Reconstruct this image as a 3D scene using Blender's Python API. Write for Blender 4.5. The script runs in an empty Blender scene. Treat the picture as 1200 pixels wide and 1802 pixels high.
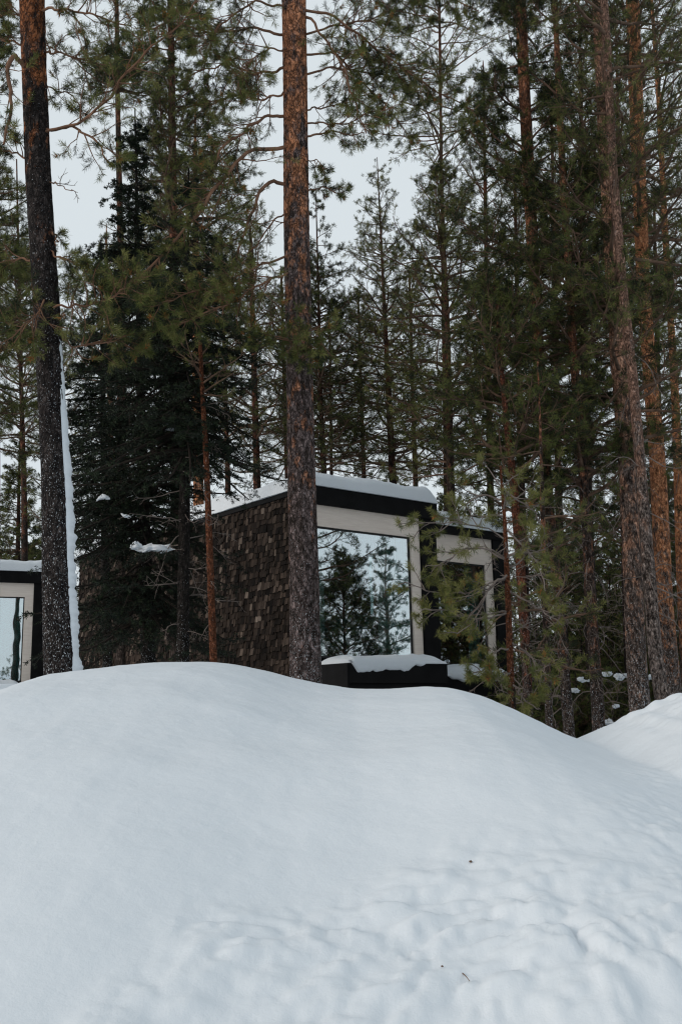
import bpy, math, random
import numpy as np
from mathutils import Matrix, Vector

S = bpy.context.scene
COL = S.collection
R = math.radians

# ------------------------------------------------------------------ camera
F_PX, CX, CY, HOR = 1700.0, 600.0, 901.0, 1240.0
PITCH = math.atan((HOR - CY) / F_PX)
ROLL = R(1.3)
CAM = np.array([0.0, 0.0, 1.6])
fwd = np.array([0, math.cos(PITCH), math.sin(PITCH)])
up0 = np.array([0, -math.sin(PITCH), math.cos(PITCH)])
rt0 = np.array([1.0, 0, 0])
rt = math.cos(ROLL) * rt0 - math.sin(ROLL) * up0
up = math.cos(ROLL) * up0 + math.sin(ROLL) * rt0
cam_data = bpy.data.cameras.new('camera')
cam_data.sensor_fit = 'VERTICAL'
cam_data.sensor_height = 36
cam_data.sensor_width = 24
cam_data.lens = 36 * F_PX / 1802
cam_data.clip_end = 1500
cam = bpy.data.objects.new('camera', cam_data)
COL.objects.link(cam)
m = Matrix.Identity(4)
for i in range(3):
    m[i][0], m[i][1], m[i][2], m[i][3] = rt[i], up[i], -fwd[i], CAM[i]
cam.matrix_world = m
S.camera = cam
S.render.resolution_x, S.render.resolution_y = 681, 1024

# ------------------------------------------------------------------ sky, sun, exposure
SUN_EL, SUN_AZ = R(19), R(-113)          # azimuth measured from +Y towards +X: the light comes from the left
world = bpy.data.worlds.new('World')
S.world = world
world.use_nodes = True
wn, wl = world.node_tree.nodes, world.node_tree.links
bg = wn['Background']
sky = wn.new('ShaderNodeTexSky')
sky.sky_type = 'NISHITA'
sky.sun_disc = False
sky.sun_elevation = SUN_EL
sky.sun_rotation = SUN_AZ
sky.dust_density = 3.0
mixn = wn.new('ShaderNodeMix')
mixn.data_type = 'RGBA'
mixn.inputs['Factor'].default_value = 0.93          # an even veil of cloud over the clear sky
mixn.inputs['B'].default_value = (7.35, 8.0, 8.35, 1)
wl.new(sky.outputs[0], mixn.inputs['A'])
wl.new(mixn.outputs['Result'], bg.inputs['Color'])
bg.inputs['Strength'].default_value = 0.1
sun_data = bpy.data.lights.new('sun', 'SUN')
sun_data.energy = 1.35
sun_data.angle = R(26)
sun_data.color = (1.0, 0.86, 0.74)
sun = bpy.data.objects.new('sun', sun_data)
COL.objects.link(sun)
sd = Vector((math.sin(SUN_AZ) * math.cos(SUN_EL), math.cos(SUN_AZ) * math.cos(SUN_EL), math.sin(SUN_EL)))
sun.rotation_euler = (-sd).to_track_quat('-Z', 'Y').to_euler()
S.view_settings.view_transform = 'Standard'
S.view_settings.look = 'None'
S.view_settings.gamma = 1
S.view_settings.exposure = 0.0
S.cycles.use_denoising = True
S.cycles.filter_width = 1.2
S.cycles.max_bounces = 6
S.cycles.diffuse_bounces = 3
S.cycles.glossy_bounces = 3
S.cycles.transparent_max_bounces = 8

def at(px, py, Y):
    """world point seen at photo pixel (px, py) at ground distance Y"""
    d = fwd + (px - CX) / F_PX * rt + (CY - py) / F_PX * up
    return CAM + d * (Y / d[1])

def project(p):
    q = p - CAM
    w = q @ fwd
    w = np.where(w < 0.1, 0.1, w)
    return CX + F_PX * (q @ rt) / w, CY - F_PX * (q @ up) / w

# ------------------------------------------------------------------ numpy noise
def _hash(ix, iy, seed):
    h = (ix.astype(np.int64) * 374761393 + iy.astype(np.int64) * 668265263 + seed * 974711) & 0xffffffff
    h = ((h ^ (h >> 13)) * 1274126177) & 0xffffffff
    return ((h ^ (h >> 16)) & 0xffff) / 65535.0

def vnoise(x, y, seed=0):
    ix, iy = np.floor(x), np.floor(y)
    fx, fy = x - ix, y - iy
    fx, fy = fx * fx * fx * (fx * (fx * 6 - 15) + 10), fy * fy * fy * (fy * (fy * 6 - 15) + 10)
    a, b = _hash(ix, iy, seed), _hash(ix + 1, iy, seed)
    c, d = _hash(ix, iy + 1, seed), _hash(ix + 1, iy + 1, seed)
    return (a + (b - a) * fx) * (1 - fy) + (c + (d - c) * fx) * fy - 0.5

def fbm(x, y, octaves=4, seed=0):
    s, a = 0, 1.0
    for o in range(octaves):
        c, q = math.cos(o * 1.1), math.sin(o * 1.1)
        s = s + a * vnoise((x * c - y * q) * 2 ** o + o * 7.3, (x * q + y * c) * 2 ** o, seed + o)
        a *= 0.5
    return s

def norm(v):
    return v / np.maximum(np.linalg.norm(v, axis=-1, keepdims=True), 1e-9)

# ------------------------------------------------------------------ mesh and object helpers
def make_mesh(name, chunks, mats):
    """chunks: (verts (n,3), faces (f,k), material index (int or (f,)), smooth)"""
    V, L, ST, MI, SM = [], [], [], [], []
    vo = lo = 0
    for v, f, mi, sm in chunks:
        v = np.asarray(v, np.float32).reshape(-1, 3)
        f = np.asarray(f, np.int64)
        if len(f) == 0:
            continue
        k = f.shape[1]
        V.append(v); L.append((f + vo).ravel())
        ST.append(lo + np.arange(len(f)) * k)
        MI.append(np.broadcast_to(mi, (len(f),)))
        SM.append(np.full(len(f), sm))
        vo += len(v); lo += f.size
    V, L, ST = np.concatenate(V), np.concatenate(L), np.concatenate(ST)
    me = bpy.data.meshes.new(name)
    me.vertices.add(len(V)); me.vertices.foreach_set('co', V.ravel())
    me.loops.add(len(L)); me.loops.foreach_set('vertex_index', L.astype(np.int32))
    me.polygons.add(len(ST)); me.polygons.foreach_set('loop_start', ST.astype(np.int32))
    me.polygons.foreach_set('material_index', np.concatenate(MI).astype(np.int32))
    me.polygons.foreach_set('use_smooth', np.concatenate(SM))
    me.update(calc_edges=True)
    for mt in (mats if isinstance(mats, (list, tuple)) else [mats]):
        me.materials.append(mt)
    return me

def part(name, chunks, mats, parent=None, label=None):
    o = bpy.data.objects.new(name, make_mesh(name, chunks, mats))
    COL.objects.link(o)
    if parent is not None:
        o.parent = parent
    if label:
        o['label'] = label
    return o

def thing(name, label, cat, loc=(0, 0, 0), rotz=0, group=None):
    o = bpy.data.objects.new(name, None)
    COL.objects.link(o)
    o.empty_display_size = 0.3
    o.location = loc
    o.rotation_euler = (0, 0, rotz)
    o['label'] = label; o['category'] = cat
    if group: o['group'] = group
    return o

def tag(o, label, cat, group=None, kind=None):
    if label: o['label'] = label
    if cat: o['category'] = cat
    if group: o['group'] = group
    if kind: o['kind'] = kind
    return o

BOXF = np.array([[0, 3, 2, 1], [4, 5, 6, 7], [0, 1, 5, 4], [1, 2, 6, 5], [2, 3, 7, 6], [3, 0, 4, 7]])
def box(x0, x1, y0, y1, z0, z1, mi=0, bev=0.0):
    if bev <= 0:
        v = np.array([[x0, y0, z0], [x1, y0, z0], [x1, y1, z0], [x0, y1, z0],
                      [x0, y0, z1], [x1, y0, z1], [x1, y1, z1], [x0, y1, z1]], float)
        return (v, BOXF, mi, False)
    import bmesh
    bm = bmesh.new()
    bmesh.ops.create_cube(bm, size=1)
    for q in bm.verts:
        q.co = Vector(((x0 + x1) / 2 + q.co.x * (x1 - x0), (y0 + y1) / 2 + q.co.y * (y1 - y0), (z0 + z1) / 2 + q.co.z * (z1 - z0)))
    bmesh.ops.bevel(bm, geom=bm.edges[:], offset=bev, segments=2, affect='EDGES', profile=0.6)
    bmesh.ops.triangulate(bm, faces=bm.faces[:])
    bm.verts.index_update()
    v = np.array([q.co[:] for q in bm.verts])
    f = np.array([[q.index for q in fc.verts] for fc in bm.faces])
    bm.free()
    return (v, f, mi, False)

def grid_faces(nx, ny):
    i = np.arange((nx - 1) * (ny - 1))
    a = (i // (ny - 1)) * ny + i % (ny - 1)
    return np.stack([a, a + ny, a + ny + 1, a + 1], 1)

def tubes(P, rad, sides=3, mi=0, smooth=True, caps=False):
    """P (N,K,3), rad (N,K) -> chunk"""
    N, K, _ = P.shape
    T = np.empty_like(P)
    T[:, 1:-1] = P[:, 2:] - P[:, :-2]; T[:, 0] = P[:, 1] - P[:, 0]; T[:, -1] = P[:, -1] - P[:, -2]
    T = norm(T)
    mean = norm(P[:, -1] - P[:, 0])
    ref = np.where(np.abs(mean[:, 2:3]) < 0.7, np.array([[0, 0, 1.0]]), np.array([[1.0, 0, 0]]))[:, None, :]
    A = norm(np.cross(T, np.broadcast_to(ref, T.shape))); B = np.cross(T, A)
    th = np.arange(sides) * 2 * np.pi / sides
    ring = A[:, :, None] * np.cos(th)[None, None, :, None] + B[:, :, None] * np.sin(th)[None, None, :, None]
    rad = rad[:, :, None, None] if rad.ndim == 2 else rad[..., None]
    V = P[:, :, None] + ring * rad
    n, k, s = np.meshgrid(np.arange(N), np.arange(K - 1), np.arange(sides), indexing='ij')
    a = (n * K + k) * sides + s
    b = (n * K + k) * sides + (s + 1) % sides
    Fc = np.stack([a, b, b + sides, a + sides], -1).reshape(-1, 4)
    return (V.reshape(-1, 3), Fc, mi, smooth)

# ------------------------------------------------------------------ materials
def mat(name, rough=0.85, spec=0.2):
    mt = bpy.data.materials.new(name)
    mt.use_nodes = True
    nt = mt.node_tree
    b = nt.nodes['Principled BSDF']
    b.inputs['Roughness'].default_value = rough
    b.inputs['Specular IOR Level'].default_value = spec
    return mt, nt, b

def N(nt, kind, **kw):
    n = nt.nodes.new(kind)
    for k, v in kw.items():
        if k in n.inputs: n.inputs[k].default_value = v
        else: setattr(n, k, v)
    return n

def ramp(nt, src, stops, interp='LINEAR'):
    r = nt.nodes.new('ShaderNodeValToRGB')
    r.color_ramp.interpolation = interp
    e = r.color_ramp.elements
    while len(e) < len(stops): e.new(0.5)
    for q, (p, c) in zip(e, stops):
        q.position = p
        q.color = (*c, 1) if isinstance(c, tuple) else (c, c, c, 1)
    nt.links.new(src, r.inputs[0])
    return r.outputs[0]

def mixc(nt, fac, a, b):
    x = nt.nodes.new('ShaderNodeMix'); x.data_type = 'RGBA'
    for s, v in (('Factor', fac), ('A', a), ('B', b)):
        if isinstance(v, (float, int)): x.inputs[s].default_value = v
        elif isinstance(v, tuple): x.inputs[s].default_value = (*v, 1)
        else: nt.links.new(v, x.inputs[s])
    return x.outputs['Result']

def mathn(nt, op, a, b=0.0):
    x = nt.nodes.new('ShaderNodeMath'); x.operation = op; x.use_clamp = op in ('MULTIPLY', 'ADD', 'SUBTRACT')
    for i, v in enumerate((a, b)):
        if isinstance(v, (float, int)): x.inputs[i].default_value = v
        else: nt.links.new(v, x.inputs[i])
    return x.outputs[0]

def bump(nt, b, h, strength=0.5, dist=0.02):
    n = nt.nodes.new('ShaderNodeBump')
    n.inputs['Strength'].default_value = strength
    n.inputs['Distance'].default_value = dist
    nt.links.new(h, n.inputs['Height']); nt.links.new(n.outputs[0], b.inputs['Normal'])

def flat(name, col, rough=0.85, spec=0.2, noise=0.0, scale=4.0):
    mt, nt, b = mat(name, rough, spec)
    if noise:
        tc = N(nt, 'ShaderNodeTexCoord')
        nz = N(nt, 'ShaderNodeTexNoise', Scale=scale, Detail=5.0)
        nt.links.new(tc.outputs['Object'], nz.inputs['Vector'])
        lo = tuple(c * (1 - noise) for c in col); hi = tuple(min(1, c * (1 + noise)) for c in col)
        nt.links.new(ramp(nt, nz.outputs['Fac'], [(0.3, lo), (0.7, hi)]), b.inputs['Base Color'])
    else:
        b.inputs['Base Color'].default_value = (*col, 1)
    return mt

def snow_mat(name, big=1.0):
    mt, nt, b = mat(name, 0.75, 0.25)
    tc = N(nt, 'ShaderNodeTexCoord')
    n1 = N(nt, 'ShaderNodeTexNoise', Scale=28.0, Detail=6.0, Roughness=0.6)
    n2 = N(nt, 'ShaderNodeTexNoise', Scale=220.0, Detail=2.0)
    for n in (n1, n2): nt.links.new(tc.outputs['Object'], n.inputs['Vector'])
    h = mathn(nt, 'MULTIPLY', n1.outputs['Fac'], 0.7)
    h = mathn(nt, 'ADD', h, mathn(nt, 'MULTIPLY', n2.outputs['Fac'], 0.12))
    bump(nt, b, h, 0.28, 0.02 * big)
    b.inputs['Base Color'].default_value = (0.645, 0.69, 0.735, 1)
    return mt

SNOW = snow_mat('snow')

def bark_mat(name, z0, z1, dark=(0.035, 0.026, 0.022), orange=(0.30, 0.11, 0.045), grey=(0.11, 0.085, 0.075),
             low=0.05, high=0.8, frost=0.0, sc=1.0, frost_top=3.0):
    """flaking pine bark: grey-brown plates low down, orange patches growing between z0 and z1, frost flecks near the ground"""
    mt, nt, b = mat(name, 0.92, 0.1)
    tc = N(nt, 'ShaderNodeTexCoord')
    mp = N(nt, 'ShaderNodeMapping'); mp.inputs['Scale'].default_value = (1, 1, 0.48)
    nt.links.new(tc.outputs['Object'], mp.inputs['Vector'])
    wob = N(nt, 'ShaderNodeTexNoise', Scale=9.0 * sc, Detail=4.0)
    nt.links.new(mp.outputs[0], wob.inputs['Vector'])
    wv = N(nt, 'ShaderNodeVectorMath'); wv.operation = 'MULTIPLY_ADD'
    wv.inputs[1].default_value = (0.22 / sc,) * 3
    nt.links.new(wob.outputs['Color'], wv.inputs[0]); nt.links.new(mp.outputs[0], wv.inputs[2])
    vo = N(nt, 'ShaderNodeTexVoronoi', Scale=24.0 * sc); vo.feature = 'DISTANCE_TO_EDGE'
    nt.links.new(wv.outputs[0], vo.inputs['Vector'])
    vc = N(nt, 'ShaderNodeTexVoronoi', Scale=24.0 * sc)
    nt.links.new(wv.outputs[0], vc.inputs['Vector'])
    crack = ramp(nt, vo.outputs['Distance'], [(0.0, 0.0), (0.14, 1.0)])
    sep = N(nt, 'ShaderNodeSeparateXYZ'); nt.links.new(tc.outputs['Object'], sep.inputs[0])
    hz = N(nt, 'ShaderNodeMapRange'); hz.inputs['From Min'].default_value = z0; hz.inputs['From Max'].default_value = z1
    hz.inputs['To Min'].default_value = low; hz.inputs['To Max'].default_value = high
    nt.links.new(sep.outputs['Z'], hz.inputs['Value'])
    pn = N(nt, 'ShaderNodeTexNoise', Scale=7.0 * sc, Detail=8.0, Roughness=0.72)
    nt.links.new(mp.outputs[0], pn.inputs['Vector'])
    pm = mathn(nt, 'SUBTRACT', hz.outputs[0], pn.outputs['Fac'])
    s2 = N(nt, 'ShaderNodeMapRange'); s2.inputs['From Min'].default_value = -0.05; s2.inputs['From Max'].default_value = 0.06
    dif = nt.nodes.new('ShaderNodeMath'); dif.operation = 'SUBTRACT'
    nt.links.new(hz.outputs[0], dif.inputs[0]); nt.links.new(pn.outputs['Fac'], dif.inputs[1])
    nt.links.new(dif.outputs[0], s2.inputs['Value'])
    fn = N(nt, 'ShaderNodeTexNoise', Scale=20.0 * sc, Detail=5.0, Roughness=0.7)
    nt.links.new(mp.outputs[0], fn.inputs['Vector'])
    gcol = ramp(nt, fn.outputs['Fac'], [(0.40, dark), (0.58, grey), (0.72, tuple(min(1, c * 2.5) for c in grey))])
    ocol = ramp(nt, fn.outputs['Fac'], [(0.3, tuple(c * 0.2 for c in orange)), (0.52, orange), (0.75, tuple(min(1, c * 1.7 + 0.05) for c in orange))])
    gvar = ramp(nt, vc.outputs['Color'], [(0.0, 0.45), (1.0, 1.0)])
    mul = nt.nodes.new('ShaderNodeMix'); mul.data_type = 'RGBA'; mul.blend_type = 'MULTIPLY'; mul.inputs['Factor'].default_value = 1
    nt.links.new(mixc(nt, s2.outputs[0], gcol, ocol), mul.inputs['A']); nt.links.new(gvar, mul.inputs['B'])
    col = mixc(nt, ramp(nt, crack, [(0.0, 0.35), (1.0, 1.0)]), tuple(c * 0.6 for c in dark), mul.outputs['Result'])
    if frost:
        mf = N(nt, 'ShaderNodeMapping'); mf.inputs['Scale'].default_value = (1, 1, 0.55)
        nt.links.new(tc.outputs['Object'], mf.inputs['Vector'])
        ff = N(nt, 'ShaderNodeTexNoise', Scale=95.0, Detail=3.0, Roughness=0.65)
        nt.links.new(mf.outputs[0], ff.inputs['Vector'])
        fm = N(nt, 'ShaderNodeMapRange'); fm.inputs['From Min'].default_value = 0.4; fm.inputs['From Max'].default_value = frost_top
        fm.inputs['To Min'].default_value = frost; fm.inputs['To Max'].default_value = 0.0
        nt.links.new(sep.outputs['Z'], fm.inputs['Value'])
        thr = mathn(nt, 'ADD', ff.outputs['Fac'], mathn(nt, 'MULTIPLY', fm.outputs[0], 0.16))
        fk = ramp(nt, thr, [(0.685, 0.0), (0.72, 1.0)])
        col = mixc(nt, fk, col, (0.62, 0.66, 0.70))
    nt.links.new(col, b.inputs['Base Color'])
    hh = mathn(nt, 'ADD', mathn(nt, 'MULTIPLY', crack, 0.6), mathn(nt, 'MULTIPLY', fn.outputs['Fac'], 0.4))
    bump(nt, b, hh, 0.9, 0.03)
    return mt

BARK_LEFT = bark_mat('bark_dark_frosted', 4.2, 8.0, low=0.30, high=0.56, frost=0.55, frost_top=6.5, dark=(0.014, 0.012, 0.012), grey=(0.055, 0.045, 0.042))
BARK_MID = bark_mat('bark_orange_patched', 1.8, 8.0, low=0.34, high=0.54, frost=0.7, frost_top=3.0, orange=(0.56, 0.24, 0.125), grey=(0.19, 0.145, 0.14))
BARK_PINK = bark_mat('bark_pink_tan', 1.0, 6.0, low=0.38, high=0.57, frost=0.8, frost_top=3.4, orange=(0.62, 0.33, 0.22), grey=(0.24, 0.18, 0.155), sc=1.2)
BARK_BRIGHT = bark_mat('bark_bright_orange', 0.5, 5.5, low=0.36, high=0.66, frost=0.8, frost_top=3.4, orange=(0.74, 0.31, 0.15), grey=(0.24, 0.18, 0.155), sc=1.2)
BARK_TAN = bark_mat('bark_smooth_tan', 1.0, 6.0, low=0.3, high=0.6, frost=0.5, frost_top=3.0, orange=(0.38, 0.22, 0.16), grey=(0.38, 0.30, 0.265), sc=1.6)
BARK_DIM = bark_mat('bark_dim_brown', 1.0, 7.0, low=0.38, high=0.56, frost=0.7, frost_top=2.6, orange=(0.42, 0.18, 0.10), grey=(0.14, 0.105, 0.09), sc=1.3)
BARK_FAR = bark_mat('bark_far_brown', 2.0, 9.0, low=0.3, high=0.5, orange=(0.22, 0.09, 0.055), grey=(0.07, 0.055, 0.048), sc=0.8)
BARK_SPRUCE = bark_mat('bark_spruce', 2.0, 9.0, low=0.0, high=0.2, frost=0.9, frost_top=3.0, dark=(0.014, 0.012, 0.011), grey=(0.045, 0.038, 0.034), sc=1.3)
BARK_RED = bark_mat('bark_sapling_red', 0.8, 2.6, low=0.3, high=0.95, orange=(0.22, 0.08, 0.04), grey=(0.08, 0.06, 0.05), frost=0.5, frost_top=2.2, sc=2.0)
TWIG = flat('twig_bark', (0.12, 0.078, 0.056), 0.9, 0.1, 0.5, 6.0)
TWIG_GREY = flat('twig_dead_grey', (0.17, 0.14, 0.125), 0.9, 0.1, 0.4, 6.0)
TWIG_RED = flat('twig_rusty', (0.17, 0.095, 0.062), 0.9, 0.1, 0.4, 6.0)
ND_DARK = flat('needle_dark', (0.019, 0.027, 0.010), 0.7, 0.25)
ND_MID = flat('needle_green', (0.090, 0.106, 0.026), 0.7, 0.25)
ND_LITE = flat('needle_olive', (0.17, 0.17, 0.05), 0.7, 0.25)
ND_RUST = flat('needle_dead_rust', (0.30, 0.13, 0.045), 0.8, 0.1)
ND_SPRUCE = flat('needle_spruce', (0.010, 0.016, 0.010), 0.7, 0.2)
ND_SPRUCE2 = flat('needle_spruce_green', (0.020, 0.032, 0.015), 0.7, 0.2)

# ------------------------------------------------------------------ ground
GZ = 0.4
crest_px = [(-700, 1215), (-300, 1222), (-100, 1210), (0, 1205), (40, 1203), (88, 1213), (130, 1193), (180, 1179), (240, 1171), (300, 1166), (380, 1166),
            (420, 1171), (480, 1184), (520, 1195), (560, 1204), (620, 1213), (680, 1214), (740, 1210), (780, 1212),
            (830, 1225), (880, 1246), (920, 1265), (960, 1284), (1000, 1298), (1018, 1303), (1045, 1291), (1075, 1277),
            (1100, 1269), (1113, 1256), (1140, 1252), (1165, 1236), (1200, 1222), (1300, 1200), (1500, 1195), (1900, 1200)]
def crest_dist(px):
    return 7.6 + 0.5 * math.sin(px / 260.0) - 0.6 / (1 + math.exp(-(px - 1060) / 90.0))
cr = np.array([at(px, py, crest_dist(px)) for px, py in crest_px])
cr = cr[np.argsort(cr[:, 0])]
def ground_base(x, y):
    xc = np.clip(x, cr[0, 0], cr[-1, 0])
    fine = np.linspace(cr[0, 0], cr[-1, 0], 1600)
    zc = np.interp(fine, cr[:, 0], cr[:, 2]); yc = np.interp(fine, cr[:, 0], cr[:, 1])
    k = np.hanning(17); k /= k.sum()
    zc = np.convolve(np.pad(zc, 8, 'edge'), k, 'valid')
    k2 = np.hanning(61); k2 /= k2.sum()
    yc = np.convolve(np.pad(yc, 30, 'edge'), k2, 'valid')
    zc, yc = np.interp(xc, fine, zc), np.interp(xc, fine, yc)
    t = np.clip((y - 0.6) / (yc - 0.6), 0, 1)
    front = 0.12 + (zc - 0.12) * np.sin(np.pi / 2 * t ** 1.08)
    s = np.clip((y - yc) / 3.4, 0, 1)
    s = s * s * (3 - 2 * s)
    back = zc * (1 - s) + (GZ - 0.05) * s
    z = np.where(y < yc, front, back)
    far = np.clip((y - 14) / 40, 0, 1)
    return z + far * 0.5 * fbm(x / 9, y / 9, 3, 5) + np.clip((np.hypot(x, y) - 45) / 200, 0, 1) ** 2 * 14, t, yc

def expand(lo, hi, step, L0, L1):
    mid = np.arange(lo, hi + 1e-6, step)
    a, s = [lo], step
    while a[-1] > L0: s *= 1.14; a.append(a[-1] - s)
    b, s = [hi], step
    while b[-1] < L1: s *= 1.14; b.append(b[-1] + s)
    return np.concatenate([np.array(a[1:][::-1]), mid, np.array(b[1:])])
gx = expand(-3.6, 4.0, 0.0145, -420, 420)
gy = expand(2.6, 9.2, 0.0145, -300, 600)
X, Yg = np.meshgrid(gx, gy, indexing='ij')
Z, T_, YC = ground_base(X, Yg)
nearm = np.exp(-np.clip(np.abs(X) - 6, 0, 50) / 3) * np.clip((Yg + 1) / 2, 0, 1) * np.clip((YC + 1 - Yg) / 2, 0, 1)
topsoft = np.clip((YC - Yg) / 1.6, 0, 1)
Z += nearm * topsoft * (0.09 * fbm(X / 1.7, Yg / 1.5, 2, 3) + 0.03 * fbm(X / 0.6, Yg / 0.5, 2, 9))
px_, py_ = project(np.stack([X, Yg, Z], -1))
line = np.interp(px_, [-200, 100, 180, 330, 560, 700, 900, 1050, 1200, 1400], [1860, 1790, 1690, 1590, 1545, 1480, 1430, 1385, 1345, 1330])
line = line + 60 * vnoise(X * 2.2, Yg * 2.2, 77)
line = line + 70 * fbm(X * 1.4, Yg * 1.4, 3, 78)
lm = np.clip((py_ - line + 30) / 150, 0, 1) * nearm
lm = lm * lm * (3 - 2 * lm)
rng = np.random.default_rng(4)
lump = np.zeros_like(Z)
ix0, iy0 = np.searchsorted(gx, -3.6), np.searchsorted(gy, 2.6)
for size, cnt, hh in ((0.22, 120, 0.26), (0.11, 900, 0.36), (0.06, 3600, 0.55), (0.036, 10000, 0.75), (0.024, 14000, 0.8)):
    cxs, cys = rng.uniform(-3.4, 3.8, cnt), rng.uniform(2.65, 8, cnt)
    rs = size * rng.uniform(0.55, 1.25, cnt)
    asp, ang = rng.uniform(0.6, 1.0, cnt), rng.uniform(0, np.pi, cnt)
    layer = np.zeros_like(Z)
    for a, b_, r, e, th in zip(cxs, cys, rs, asp, ang):
        i0, i1 = np.searchsorted(gx, [a - r, a + r]); j0, j1 = np.searchsorted(gy, [b_ - r, b_ + r])
        if i1 <= i0 or j1 <= j0: continue
        dx, dy = X[i0:i1, j0:j1] - a, Yg[i0:i1, j0:j1] - b_
        u = dx * math.cos(th) + dy * math.sin(th); v = (-dx * math.sin(th) + dy * math.cos(th)) / e
        q = 1 - (u * u + v * v) / (r * r)
        h = r * hh * 0.95 * np.where(q > 0, np.sqrt(np.maximum(q, 0)) * np.clip(q * 4, 0, 1), 0)
        layer[i0:i1, j0:j1] = np.maximum(layer[i0:i1, j0:j1], h)
    lump += layer * 0.6 * np.clip(0.45 + 1.7 * vnoise(X * 1.5, Yg * 1.5, int(size * 1000)), 0.08, 1.1)
lump += 0.028 * fbm(X * 9, Yg * 9, 3, 30) + 0.05 * fbm(X * 3, Yg * 3, 2, 31)
bl = 0
for fq, am in ((4.5, 0.075), (9.0, 0.050), (18.0, 0.030), (31.0, 0.014)):
    bl = bl + am * np.abs(vnoise(X * fq + 3 * vnoise(X * 2, Yg * 2, 61), Yg * fq + 3 * vnoise(X * 2 + 9, Yg * 2, 62), int(fq * 10)) + 0.4 * vnoise(X * fq * 0.5, Yg * fq * 0.5, 63))
Z += lm * (lump * 0.30 + 0.62 * bl * np.clip(0.7 + 1.3 * vnoise(X * 1.3, Yg * 1.3, 64), 0.15, 1.3))
# crumbly edge where the right-hand bank meets the notch
em = np.exp(-((X - 2.15) / 0.35) ** 2) * np.exp(-((Yg - 6.6) / 0.7) ** 2)
Z += em * 0.05 * fbm(X * 6, Yg * 6, 3, 41)
Z += nearm * 0.0035 * fbm(X * 14, Yg * 14, 3, 51)
ground = part('snow_ground', [(np.stack([X, Yg, Z], -1), grid_faces(len(gx), len(gy)), 0, True)], SNOW)
ground['kind'] = 'structure'
def gz(x, y):
    return float(ground_base(np.array([float(x)]), np.array([float(y)]))[0][0])

# ------------------------------------------------------------------ cabins
ANG = R(39.0)
U = np.array([math.cos(ANG), math.sin(ANG)]); Vv = np.array([-math.sin(ANG), math.cos(ANG)])
K0 = at(545, 854, 18.0)
ZR = K0[2]                                              # underside of the roof snow
def a_on_front(px, b=0.0, org=K0):
    """distance along the front face (set back by b) of the point seen at column px"""
    lo, hi = -2.0, 12.0
    for _ in range(40):
        mid_ = (lo + hi) / 2
        p = np.array([*(org[:2] + U * mid_ + Vv * b), 3.2])
        x = project(p[None])[0][0]
        lo, hi = (mid_, hi) if x < px else (lo, mid_)
    return lo
def z_at(px, py, b=0.0):
    a = a_on_front(px, b); p = K0[:2] + U * a + Vv * b
    lo, hi = -2.0, 10.0
    for _ in range(40):
        mid_ = (lo + hi) / 2
        y = project(np.array([[p[0], p[1], mid_]]))[1][0]
        lo, hi = (mid_, hi) if y > py else (lo, mid_)
    return lo

W = a_on_front(772)
A_JR = a_on_front(745); A_GR = a_on_front(729.5)
Z_FT, Z_FB = ZR, z_at(640, 898)
Z_LB, Z_WB = z_at(640, 934), z_at(640, 1153)
DEPTH = 10.4
W2 = a_on_front(894, 2.3)
print('CABIN', ZR, W, A_JR, A_GR, Z_FB, Z_LB, Z_WB, W2)

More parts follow.
